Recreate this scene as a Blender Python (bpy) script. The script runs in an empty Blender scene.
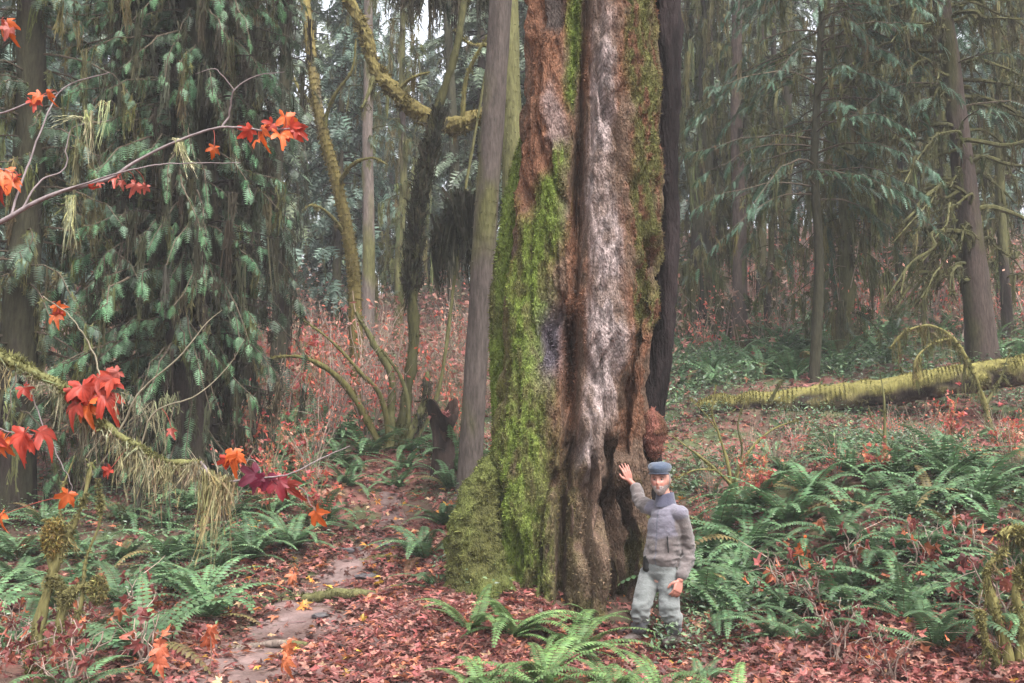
import bpy, bmesh, math, random
import numpy as np
from mathutils import Vector, Matrix
from mathutils.bvhtree import BVHTree

S = bpy.context.scene
COL = S.collection
rng = np.random.default_rng(7)
random.seed(7)
R = math.radians

# ------------------------------------------------------------------ camera
FPX, CAMZ = 983.0, 1.75
PITCH = math.atan(113.5 / FPX)


def P(px, py, Y):
    """world point seen at pixel (px, py) at forward distance Y"""
    u, v = (px - 512) / FPX, (341.5 - py) / FPX
    dy = math.cos(PITCH) - v * math.sin(PITCH)
    dz = math.sin(PITCH) + v * math.cos(PITCH)
    return np.array([u / dy * Y, Y, CAMZ + dz / dy * Y])


def sstep(a, b, x):
    t = np.clip((np.asarray(x, float) - a) / (b - a), 0, 1)
    return t * t * (3 - 2 * t)


def gauss(x, c, w):
    return np.exp(-((np.asarray(x) - c) / w) ** 2)


# ------------------------------------------------------------------ noise
def _hash(i, j, k, s):
    h = (i * 374761393 + j * 668265263 + k * 2147483647 + s * 1274126177) & 0xFFFFFFFF
    h = ((h ^ (h >> 13)) * 1274126177) & 0xFFFFFFFF
    h = ((h ^ (h >> 15)) * 2246822519) & 0xFFFFFFFF
    return ((h ^ (h >> 16)) & 0xFFFF) / 65535.0


def vnoise(p, seed=0):
    p = np.asarray(p, float)
    f = np.floor(p).astype(np.int64)
    t = p - f
    t = t * t * (3 - 2 * t)
    o = 0
    for a in (0, 1):
        for b in (0, 1):
            for c in (0, 1):
                w = (t[:, 0] if a else 1 - t[:, 0]) * (t[:, 1] if b else 1 - t[:, 1]) * (t[:, 2] if c else 1 - t[:, 2])
                o = o + w * _hash(f[:, 0] + a, f[:, 1] + b, f[:, 2] + c, seed)
    return o


def fbm(p, seed=0, octv=4):
    p = np.asarray(p, float)
    o, amp, tot = 0, 1.0, 0
    for i in range(octv):
        o = o + amp * vnoise(p * (2 ** i) + 13.7 * i, seed + i)
        tot += amp
        amp *= 0.5
    return o / tot


# ------------------------------------------------------------------ mesh building
class MB:
    def __init__(self):
        self.V, self.F, self.C, self.n = [], [], [], 0

    def add(self, V, F, C, mi=0):
        V = np.asarray(V, float).reshape(-1, 3)
        F = np.asarray(F, np.int64)
        C = np.asarray(C, float)
        if C.ndim == 1:
            C = np.tile(C, (len(V), 1))
        self.V.append(V)
        self.C.append(C)
        self.F.append((F + self.n, mi))
        self.n += len(V)

    def inst(self, T, pos, M, col, mi=0):
        TV, TF = T
        pos = np.asarray(pos, float)
        N = len(pos)
        if N == 0:
            return
        V = np.einsum('nij,tj->nti', M, TV) + pos[:, None, :]
        F = TF[None] + (np.arange(N) * len(TV))[:, None, None]
        col = np.asarray(col, float)
        if col.ndim == 1:
            col = np.tile(col, (N, 1))
        C = np.repeat(col, len(TV), axis=0)
        self.add(V.reshape(-1, 3), F.reshape(-1, TF.shape[1]), C, mi)

    def mesh(self, name, mats, smooth=True):
        me = bpy.data.meshes.new(name)
        if not self.V:
            return me
        V = np.concatenate(self.V)
        C = np.concatenate(self.C)
        me.vertices.add(len(V))
        me.vertices.foreach_set('co', V.astype(np.float32).ravel())
        li = np.concatenate([f.ravel() for f, m in self.F]).astype(np.int32)
        tot = np.concatenate([np.full(len(f), f.shape[1]) for f, m in self.F]).astype(np.int32)
        mi = np.concatenate([np.full(len(f), m) for f, m in self.F]).astype(np.int32)
        st = np.concatenate([[0], np.cumsum(tot)[:-1]]).astype(np.int32)
        me.loops.add(len(li))
        me.loops.foreach_set('vertex_index', li)
        me.polygons.add(len(tot))
        me.polygons.foreach_set('loop_start', st)
        me.polygons.foreach_set('material_index', mi)
        me.polygons.foreach_set('use_smooth', np.full(len(tot), bool(smooth)))
        for m in (mats if isinstance(mats, (list, tuple)) else [mats]):
            me.materials.append(m)
        a = me.attributes.new('Col', 'FLOAT_COLOR', 'POINT')
        a.data.foreach_set('color', np.concatenate([C, np.ones((len(C), 1))], 1).astype(np.float32).ravel())
        me.update(calc_edges=True)
        return me

    def build(self, name, mats, parent=None, smooth=True):
        return link(name, self.mesh(name, mats, smooth), parent)


def link(name, me, parent=None):
    o = bpy.data.objects.new(name, me)
    COL.objects.link(o)
    if parent is not None:
        o.parent = parent
    return o


def tag(o, label=None, cat=None, group=None, kind=None):
    if label:
        o['label'] = label
    if cat:
        o['category'] = cat
    if group:
        o['group'] = group
    if kind:
        o['kind'] = kind
    return o


def thing(name, label, cat, loc=(0, 0, 0), rz=0, group=None):
    o = bpy.data.objects.new(name, None)
    o.empty_display_size = 0.2
    COL.objects.link(o)
    o.location = loc
    o.rotation_euler = (0, 0, rz)
    return tag(o, label, cat, group)


def copy_tree(o, parent=None):
    c = o.copy()
    COL.objects.link(c)
    if parent is not None:
        c.parent = parent
    for ch in list(o.children):
        copy_tree(ch, c)
    return c


def spline(pts, n):
    """Catmull-Rom through pts, n samples"""
    pts = np.asarray(pts, float)
    k = len(pts)
    e = np.vstack([2 * pts[0] - pts[1], pts, 2 * pts[-1] - pts[-2]])
    t = np.linspace(0, k - 1 - 1e-6, n)
    i = np.floor(t).astype(int)
    f = (t - i)[:, None]
    a, b, c, d = e[i], e[i + 1], e[i + 2], e[i + 3]
    return 0.5 * (2 * b + (c - a) * f + (2 * a - 5 * b + 4 * c - d) * f ** 2 + (3 * b - a - 3 * c + d) * f ** 3)


def norm(v):
    return v / (np.linalg.norm(v, axis=-1, keepdims=True) + 1e-9)


def tube_grid(pts, rad, sides, up=None):
    pts = np.asarray(pts, float)
    n = len(pts)
    rad = np.broadcast_to(np.asarray(rad, float), (n,))
    tan = norm(np.gradient(pts, axis=0))
    ref = np.array([0.03, 1, 0.05]) if abs(tan[:, 1]).max() < 0.9 else np.array([0, 0, 1.0])
    s = norm(np.cross(tan, ref))
    u = np.cross(s, tan)
    a = np.linspace(0, 2 * np.pi, sides, endpoint=False)
    ring = np.cos(a)[None, :, None] * s[:, None] + np.sin(a)[None, :, None] * u[:, None]
    return pts[:, None] + ring * rad[:, None, None], ring


def grid_faces(n, m, wrap=True):
    i = np.arange(n - 1)[:, None]
    j = np.arange(m if wrap else m - 1)[None]
    j2 = (j + 1) % m
    return np.stack(np.broadcast_arrays(i * m + j, i * m + j2, (i + 1) * m + j2, (i + 1) * m + j), -1).reshape(-1, 4)


def tube(mb, pts, rad, sides, col, mi=0, cap=True):
    G, ring = tube_grid(pts, rad, sides)
    n = len(G)
    V = G.reshape(-1, 3)
    F = grid_faces(n, sides)
    C = np.asarray(col, float)
    if C.ndim == 2 and len(C) == n:
        C = np.repeat(C, sides, axis=0)
    mb.add(V, F, C, mi)


def rot_frames(d, roll=None, up=(0, 0, 1)):
    """matrices whose columns are (along d, side, normal)"""
    d = norm(np.asarray(d, float))
    up = np.broadcast_to(np.asarray(up, float), d.shape)
    y = np.cross(up, d)
    bad = np.linalg.norm(y, axis=1) < 0.05
    y[bad] = np.cross(np.array([1.0, 0.2, 0]), d[bad])
    y = norm(y)
    z = np.cross(d, y)
    if roll is not None:
        c, s = np.cos(roll)[:, None], np.sin(roll)[:, None]
        y, z = c * y + s * z, c * z - s * y
    return np.stack([d, y, z], -1)


def rand_dirs(n):
    v = rng.normal(size=(n, 3))
    return norm(v)


def jit(col, n, v=0.25, h=0.08):
    """n colours round col"""
    c = np.tile(np.asarray(col, float), (n, 1))
    return np.clip(c * (1 + rng.normal(0, v, (n, 1))) * (1 + rng.normal(0, h, (n, 3))), 0.004, 0.95)


def mixc(a, b, t):
    t = np.asarray(t)[..., None]
    return np.asarray(a) * (1 - t) + np.asarray(b) * t


# ------------------------------------------------------------------ materials
def mat(name, rough=0.8, spec=0.3, noise=0.0, nscale=20, stretch=(1, 1, 1), bump=0.0, bscale=40, island=0.0, trans=0.0, objrand=0.0, sheen=0.0, bdist=0.02):
    m = bpy.data.materials.new(name)
    m.use_nodes = True
    nt = m.node_tree
    N, L = nt.nodes, nt.links
    b = N['Principled BSDF']
    b.inputs['Roughness'].default_value = rough
    b.inputs['Specular IOR Level'].default_value = spec
    if sheen:
        b.inputs['Sheen Weight'].default_value = sheen
        b.inputs['Sheen Roughness'].default_value = 0.6
    at = N.new('ShaderNodeAttribute')
    at.attribute_name = 'Col'
    cur = at.outputs['Color']
    tc = N.new('ShaderNodeTexCoord')
    mp = N.new('ShaderNodeMapping')
    mp.inputs['Scale'].default_value = stretch
    L.new(tc.outputs['Object'], mp.inputs['Vector'])

    def scaled(fac, lo, hi):
        nonlocal cur
        mr = N.new('ShaderNodeMapRange')
        mr.inputs['To Min'].default_value = lo
        mr.inputs['To Max'].default_value = hi
        L.new(fac, mr.inputs['Value'])
        mx = N.new('ShaderNodeVectorMath')
        mx.operation = 'SCALE'
        L.new(cur, mx.inputs[0])
        L.new(mr.outputs['Result'], mx.inputs['Scale'])
        cur = mx.outputs['Vector']
        return mr
    if noise:
        nz = N.new('ShaderNodeTexNoise')
        nz.inputs['Scale'].default_value = nscale
        nz.inputs['Detail'].default_value = 5
        nz.inputs['Roughness'].default_value = 0.65
        L.new(mp.outputs['Vector'], nz.inputs['Vector'])
        mr = scaled(nz.outputs['Fac'], 1 - noise, 1 + noise)
        mr.inputs['From Min'].default_value = 0.25
        mr.inputs['From Max'].default_value = 0.75
    if island:
        g = N.new('ShaderNodeNewGeometry')
        scaled(g.outputs['Random Per Island'], 1 - island, 1 + island)
    if objrand:
        oi = N.new('ShaderNodeObjectInfo')
        scaled(oi.outputs['Random'], 1 - objrand, 1 + objrand)
    L.new(cur, b.inputs['Base Color'])
    if bump:
        nz2 = N.new('ShaderNodeTexNoise')
        nz2.inputs['Scale'].default_value = bscale
        nz2.inputs['Detail'].default_value = 6
        L.new(mp.outputs['Vector'], nz2.inputs['Vector'])
        bp = N.new('ShaderNodeBump')
        bp.inputs['Strength'].default_value = bump
        bp.inputs['Distance'].default_value = bdist
        L.new(nz2.outputs['Fac'], bp.inputs['Height'])
        L.new(bp.outputs['Normal'], b.inputs['Normal'])
    if trans:
        tr = N.new('ShaderNodeBsdfTranslucent')
        L.new(cur, tr.inputs['Color'])
        ms = N.new('ShaderNodeMixShader')
        ms.inputs[0].default_value = trans
        L.new(b.outputs[0], ms.inputs[1])
        L.new(tr.outputs[0], ms.inputs[2])
        L.new(ms.outputs[0], N['Material Output'].inputs['Surface'])
    return m


M_LEAF = mat('leaf', 0.5, 0.45, island=0.35, trans=0.25, objrand=0.15)
M_FERN = mat('fern_leaf', 0.6, 0.22, island=0.3, trans=0.22, objrand=0.25)
M_RED = mat('autumn_leaf', 0.5, 0.4, island=0.3, trans=0.4, noise=0.25, nscale=25)
M_MOSS = mat('moss', 0.95, 0.1, island=0.35, trans=0.12, noise=0.3, nscale=8)
M_BARK = mat('bark', 0.95, 0.08, noise=0.55, nscale=9, stretch=(3, 3, 0.6), bump=0.9, bscale=14)
M_SMOOTHBARK = mat('smooth_bark', 0.85, 0.25, noise=0.3, nscale=10, stretch=(2, 2, 1), bump=0.5, bscale=18)
M_OLD = mat('old_bark', 0.95, 0.1, noise=0.55, nscale=18, stretch=(2.2, 2.2, 0.9), bump=1.0, bscale=28, bdist=0.07)
M_GROUND = mat('forest_soil', 0.9, 0.2, noise=0.5, nscale=5, bump=0.8, bscale=9, bdist=0.05)
M_MUD = mat('wet_mud', 0.38, 0.5, noise=0.4, nscale=4, bump=0.7, bscale=8, bdist=0.04)
M_CLOTH = mat('cloth', 0.95, 0.1, noise=0.18, nscale=30, bump=0.25, bscale=60, sheen=0.2)
M_SKIN = mat('skin', 0.5, 0.4, noise=0.12, nscale=40)
M_HAIR = mat('hair', 0.8, 0.3, noise=0.3, nscale=90, bump=0.5, bscale=120)
M_LEATHER = mat('leather', 0.6, 0.4, noise=0.2, nscale=30, bump=0.3, bscale=50)
M_ROCK = mat('rock', 0.8, 0.3, noise=0.4, nscale=8, bump=0.7, bscale=10)

# ------------------------------------------------------------------ terrain
_Y = [-400, 7, 8, 9.3, 10.5, 12.5, 14.5, 16, 18, 24, 30, 45, 80, 400]
_HL = [0, 0, 0.02, 0.07, 0.27, 0.82, 1.5, 1.85, 2.35, 4.0, 5.7, 9.0, 13, 40]
_HR = [0, 0, 0.1, 0.42, 0.95, 1.65, 2.05, 2.3, 2.8, 4.0, 5.7, 9.0, 13, 40]
_TY = [-20, 5, 7.5, 9, 10.5, 11.5, 12.5, 14, 16, 20, 30]
_TX = [-2.2, -2.2, -2.15, -2.2, -1.95, -1.8, -1.5, -1.7, -2.3, -3.2, -5]


def trail_x(y):
    return np.interp(y, _TY, _TX)


def terrain(x, y):
    x, y = np.asarray(x, float), np.asarray(y, float)
    x, y = np.broadcast_arrays(x, y)
    sh = x.shape
    x, y = x.ravel(), y.ravel()
    w = sstep(1.9, 4.0, x)
    h = np.interp(y, _Y, _HL) * (1 - w) + np.interp(y, _Y, _HR) * w
    h = h + 0.07 * np.clip(x - 1, 0, 14) * sstep(9, 16, y)
    h = h - 0.5 * gauss(y, 14.7, 1.5) * sstep(2.0, 3.6, x)
    h = h + sstep(3, 8, x) * np.interp(y, [20, 45, 80], [0, 2.2, 3.0])
    h = h + 0.34 * np.exp(-((x - 0.35) / 1.3) ** 2 - ((y - 10) / 1.1) ** 2)
    h = h + 0.24 * np.exp(-((x + 0.45) / 0.62) ** 2 - ((y - 8.9) / 0.9) ** 2)
    tr = np.exp(-((x - trail_x(y)) / 0.6) ** 2) * (1 - sstep(14, 20, y))
    h = h - 0.1 * tr
    # steps of the trail
    for ys in (9.95, 11.2, 12.2):
        h = h + tr * 0.06 * (sstep(ys - 0.15, ys + 0.05, y) - sstep(ys, ys + 0.9, y))
    p = np.stack([x, y, x * 0], 1)
    n = (fbm(p * 0.8, 3, 3) - 0.5) * 0.3 * (1 - 0.7 * tr) + (fbm(p * 3.1, 5, 3) - 0.5) * 0.09
    h, n = h + n, 0
    wm = np.exp(-((x - 1.3) / 0.75) ** 4 - ((y - 8.35) / 0.95) ** 4)
    h = h * (1 - wm) + wm * (-0.06 + 0.02 * np.sin(x * 7 + y * 3))
    far = sstep(30, 60, np.hypot(x, y))
    n = n + far * (fbm(p * 0.05, 9, 3) - 0.5) * 6
    return (h + n).reshape(sh)


def th(x, y):
    return float(terrain(np.array([x]), np.array([y]))[0])


_YS = np.concatenate([np.arange(3, 40, 0.04), np.arange(40, 120, 0.3)])


def ground_at(px, py):
    """terrain point under a pixel"""
    q = P(px, py, 1.0) - np.array([0, 0, CAMZ])
    X, Z = q[0] * _YS, CAMZ + q[2] * _YS
    d = Z - terrain(X, _YS)
    k = np.nonzero(d < 0)[0]
    i = k[0] if len(k) else len(_YS) - 1
    return np.array([X[i], _YS[i], terrain(X[i:i + 1], _YS[i:i + 1])[0]])


def on_ground(px, Y):
    x = (px - 512) / FPX * Y * 1.0
    return np.array([x, Y, th(x, Y)])


xs = np.unique(np.concatenate([np.arange(-10, 14.01, 0.09), np.linspace(-40, 50, 120), np.linspace(-420, 420, 61)]))
ys = np.unique(np.concatenate([np.arange(2, 24, 0.09), np.linspace(24, 60, 90), np.linspace(-60, 2, 25), np.linspace(60, 420, 40)]))
X, Yg = np.meshgrid(xs, ys)
H = terrain(X, Yg)
V = np.stack([X, Yg, H], -1).reshape(-1, 3)
g1, g2, g3 = fbm(V * [0.9, 0.9, 0], 21, 4), fbm(V * [3, 3, 0], 25, 3), fbm(V * [0.35, 0.35, 0], 29, 3)
c = mixc([0.055, 0.035, 0.025], [0.13, 0.055, 0.045], sstep(0.42, 0.6, g1))
c = mixc(c, np.array([0.035, 0.06, 0.022]), 0.8 * sstep(0.5, 0.66, g2) * sstep(8, 11, V[:, 1]))
c = mixc(c, np.array([0.16, 0.085, 0.07]), sstep(20, 30, V[:, 1]) * 0.6 * sstep(0.4, 0.6, g3))
mb = MB()
mb.add(V, grid_faces(len(ys), len(xs), False), c)
tag(mb.build('ground', M_GROUND), kind='structure', label='sloping forest floor of dark soil, moss and fallen leaves')

# trail
ty = np.arange(3.5, 14, 0.07)
ncr = 15
s = np.linspace(-1, 1, ncr)
wv = 0.5 + 0.16 * (vnoise(np.stack([ty * 0.9, ty * 0, ty * 0], 1), 4) - 0.5) * 2
wv = wv * np.interp(ty, [3, 10.5, 13, 17], [1.05, 0.95, 0.5, 0.1])
px_ = trail_x(ty)[:, None] + s[None] * wv[:, None]
px_ = px_ + 0.08 * (vnoise(np.stack([px_.ravel() * 3, np.repeat(ty, ncr) * 3, px_.ravel() * 0], 1), 8).reshape(px_.shape) - 0.5)
pz = terrain(px_, np.repeat(ty[:, None], ncr, 1)) + 0.03 * (1 - np.abs(s[None]) ** 4 * 1.8)
V = np.stack([px_, np.repeat(ty[:, None], ncr, 1), pz], -1).reshape(-1, 3)
g = fbm(V * [2, 2, 0], 31, 4)
c = mixc([0.075, 0.048, 0.043], [0.15, 0.103, 0.096], sstep(0.35, 0.65, g))
mb = MB()
mb.add(V, grid_faces(len(ty), ncr, False), c)
tag(mb.build('path', M_MUD), kind='structure', label='muddy brown trail climbing between leaf banks on the left')

# ------------------------------------------------------------------ leaf templates
def T_(v, f):
    return np.asarray(v, float), np.asarray(f, np.int64)


def maple_leaf(curl=0.25, fold=0.2, seed=1):
    """five-lobed leaf: rings of points from the middle out so that it can bend"""
    r = np.random.default_rng(seed)
    lob = [(0, 1.0, 26), (52, 0.88, 24), (-52, 0.88, 24), (112, 0.56, 22), (-112, 0.56, 22)]
    ang = np.linspace(-158, 158, 45)
    rad = np.full(45, 0.3)
    for c, h, w in lob:
        k = np.clip(1 - np.abs(ang - c) / (w * 1.25), 0, 1)
        rad = np.maximum(rad, 0.3 + (h - 0.3) * k ** 0.8 * (1 + 0.1 * np.sin(ang * 0.55)))
    rad = rad * r.uniform(0.9, 1.08, 45)
    v, f = [[0, 0, 0]], []
    for q in (0.5, 1.0):
        for a_, rr in zip(ang, rad):
            x, y = rr * q * math.cos(R(a_)), rr * q * math.sin(R(a_))
            z = -curl * (rr * q) ** 2 + fold * abs(y) + 0.07 * q * math.sin(R(a_) * 3.5 + seed) - curl * 0.8 * max(0, rr * q - 0.6)
            v.append([x, y, z])
    for i in range(44):
        f.append([0, 1 + i, 2 + i, 2 + i])
        f.append([1 + i, 46 + i, 47 + i, 2 + i])
    return np.array(v), [t for t in f]


def _tri(V, F):
    T = []
    for q in F:
        T.append([q[0], q[1], q[2]])
        if q[3] != q[2]:
            T.append([q[0], q[2], q[3]])
    return T_(V, T)


T_MAPLE_HI = [_tri(*maple_leaf(c_, f_, s_)) for c_, f_, s_ in ((0.35, 0.3, 1), (0.7, 0.5, 2), (0.5, 0.75, 3), (0.9, 0.3, 4))]


def maple_lo(curl, fold, seed):
    r = np.random.default_rng(seed)
    ang = [-150, -112, -85, -52, -28, -10, 0, 10, 28, 52, 85, 112, 150]
    rad = np.array([0.3, 0.56, 0.36, 0.82, 0.42, 0.75, 1.0, 0.75, 0.42, 0.82, 0.36, 0.56, 0.3]) * r.uniform(0.85, 1.1, 13)
    v = [[0.02, 0, 0]]
    for a_, rr in zip(ang, rad):
        x, y = rr * math.cos(R(a_)), rr * math.sin(R(a_))
        v.append([x, y, -curl * rr * rr + fold * abs(y) + r.normal(0, 0.06)])
    return T_(v, [[0, i, i + 1] for i in range(1, 13)])


T_MAPLE = maple_lo(0.25, 0.2, 1)
T_MAPLE2 = maple_lo(0.65, 0.7, 2)
T_OVAL = T_([[0, 0, 0], [0.4, 0.22, 0.04], [1, 0, -0.1], [0.4, -0.22, 0.04]], [[0, 1, 2, 3]])
T_BLADE = T_([[0, -0.5, 0], [0, 0.5, 0], [1, 0, 0]], [[0, 1, 2]])
T_DISC = T_([[-0.5, 0, 0], [0, 0.45, 0.08], [0.5, 0, 0], [0, -0.45, 0.08]], [[0, 3, 2, 1]])


def strip_template(seg=4, seed=0):
    """one feathery strand: a thin wavering ribbon with barbs"""
    r = np.random.default_rng(seed)
    v, f = [], []
    o = np.zeros(2)
    for i in range(seg + 1):
        t = i / seg
        w = 0.3 * (1 - t) ** 0.5 * (0.6 + 0.8 * r.random()) if i < seg else 0.03
        o = o + (r.random(2) - 0.5) * 0.7
        v += [[t, -w + o[0], o[1]], [t, w + o[0], o[1]]]
        if i:
            k = 2 * i
            f.append([k - 2, k - 1, k + 1, k])
    for j in range(5):
        t = r.random() * 0.85
        sg = 1 if r.random() < 0.5 else -1
        L = r.uniform(0.6, 1.7) * (1 - 0.5 * t)
        k = len(v)
        z = (r.random() - 0.5) * 1.6
        v += [[t, 0, 0], [t + 0.07, sg * L * 0.5, z * 0.5 + 0.1], [t + r.uniform(0.1, 0.22), sg * L, z], [t + 0.12, sg * L * 0.2, z * 0.2]]
        f.append([k, k + 1, k + 2, k + 3])
    return T_(v, f)


T_STRIPS = [strip_template(4, i) for i in range(4)]


def hang(mb, pts, n, length, width, col, mi=0, spread=0.03, lv=0.5, var=0.25):
    """ragged tassels of moss hanging from points sampled along pts"""
    pts = np.asarray(pts)
    nc = max(2, n // 9)
    ci = rng.random(nc) * (len(pts) - 1.001)
    cl = length * (0.25 + 1.25 * rng.random(nc) ** 1.8)
    w = rng.integers(0, nc, n)
    seglen = np.linalg.norm(np.diff(pts, axis=0), axis=1).mean() + 1e-6
    idx = np.clip(ci[w] + rng.normal(0, 0.035 / seglen, n), 0, len(pts) - 1.001)
    i = idx.astype(int)
    f = (idx - i)[:, None]
    pos = pts[i] * (1 - f) + pts[i + 1] * f + rng.normal(0, spread, (n, 3)) * [1, 1, 0.4]
    i0 = ci.astype(int)
    f0 = (ci - i0)[:, None]
    tip = pts[i0] * (1 - f0) + pts[i0 + 1] * f0 + rng.normal(0, 0.04, (nc, 3)) - np.array([0, 0, 1.0]) * cl[:, None]
    d = tip[w] - pos + rng.normal(0, 0.03, (n, 3))
    d[:, 2] = np.minimum(d[:, 2], -0.03)
    Ls = np.linalg.norm(d, axis=1) * (1 - lv + lv * 1.3 * rng.random(n))
    M = rot_frames(d, rng.random(n) * 6.28, (1, 0, 0.2))
    M = M * np.stack([Ls, width * (0.5 + rng.random(n)), width * (0.5 + rng.random(n))], -1)[:, None, :]
    c = jit(col, nc, var * 0.8, 0.08)[w] * (1 + rng.normal(0, var * 0.5, (n, 1)))
    c = np.clip(c, 0.004, 0.9)
    for k in range(4):
        q = np.arange(n) % 4 == k
        mb.inst(T_STRIPS[k], pos[q], M[q], c[q], mi)


def fuzz(mb, pts, nrm, size, col, n, mi=0, var=0.3, lay=0.5, wid=0.35):
    """little moss blades on surface points"""
    i = rng.integers(0, len(pts), n)
    d = nrm[i] + rng.normal(0, lay, (n, 3)) + [0, 0, -0.15]
    M = rot_frames(d, rng.random(n) * 6.28, (0.3, 0.5, 1))
    s = size * (0.4 + 1.1 * rng.random(n))
    M = M * np.stack([s, s * wid, s], -1)[:, None, :]
    c = np.asarray(col, float)
    c = c[i] * (1 + rng.normal(0, var, (n, 1))) if c.ndim == 2 else jit(c, n, var)
    mb.inst(T_BLADE, pts[i] - nrm[i] * size * 0.1, M, np.clip(c, 0.004, 0.9), mi)


def mossy_limb(mb, pts, r0, r1, col_bark, col_moss, cover=0.7, fz=0.03, nf=600, sides=8, n=None, hangn=0, hangl=0.3, mi_b=0, mi_m=1, hangw=0.03, hcol=None, bump=0.25):
    """a limb with moss on it: tube + fuzz (+ hanging strands); returns the sampled centre line"""
    n = n or max(8, len(pts) * 6)
    c = spline(pts, n)
    rad = np.linspace(r0, r1, n) * (1 + bump * (vnoise(c * 6, 3) - 0.5) * 2)
    G, ring = tube_grid(c, rad, sides)
    V = G.reshape(-1, 3)
    Nn = ring.reshape(-1, 3)
    k = sstep(0.62 - cover * 0.6, 0.85 - cover * 0.6, 0.5 * vnoise(V * 5, 11) + 0.3 * (Nn[:, 2] * 0.5 + 0.5) + 0.2)
    V = V + Nn * ((vnoise(V * 14, 5) - 0.5) * 0.6 * rad.mean())[:, None]
    C = mixc(col_bark, col_moss, k) * (0.8 + 0.4 * vnoise(V * 20, 2))[:, None]
    mb.add(V, grid_faces(n, sides), C, mi_b)
    if nf:
        w = (k > 0.3) * np.clip(vnoise(V * 9, 31) - 0.3, 0.02, 1) ** 2
        if (k > 0.3).sum() > 5:
            j = rng.choice(len(V), nf, p=w / w.sum())
            sz = 0.45 + 1.5 * np.clip(vnoise(V[j] * 7, 33) - 0.25, 0, 1)
            for q0, q1, f0 in ((0, 0.7, 0.7), (0.7, 1.1, 1.2), (1.1, 9, 1.8)):
                jj = j[(sz >= q0) & (sz < q1)]
                if len(jj):
                    fuzz(mb, V[jj], Nn[jj], fz * f0, C[jj] * 1.1, len(jj), mi_m, lay=0.9)
    if hangn:
        hang(mb, c, hangn, hangl, hangw, hcol if hcol is not None else np.asarray(col_moss) * 0.8, mi_m, spread=r0 * 0.5)
    return c

# ------------------------------------------------------------------ the giant old trunk
TY0 = 10.0


def zpy(py, Y=TY0):
    return P(512, py, Y)[2]


def xpx(px, Y=TY0):
    return (px - 512) / FPX * Y


def proj(V):
    """pixel coordinates of world points (used only to lay out the real colour patches on the bark)"""
    y, z = V[:, 1], V[:, 2] - CAMZ
    f = y * math.cos(PITCH) + z * math.sin(PITCH)
    u = -y * math.sin(PITCH) + z * math.cos(PITCH)
    return 512 + V[:, 0] / f * FPX, 341.5 - u / f * FPX


BRIGHT, OLIVE = np.array([0.115, 0.155, 0.032]), np.array([0.088, 0.088, 0.03])
RUST, BROWN = np.array([0.135, 0.065, 0.039]), np.array([0.105, 0.068, 0.048])
GREY, DARK = np.array([0.25, 0.2, 0.19]), np.array([0.035, 0.027, 0.024])


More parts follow.
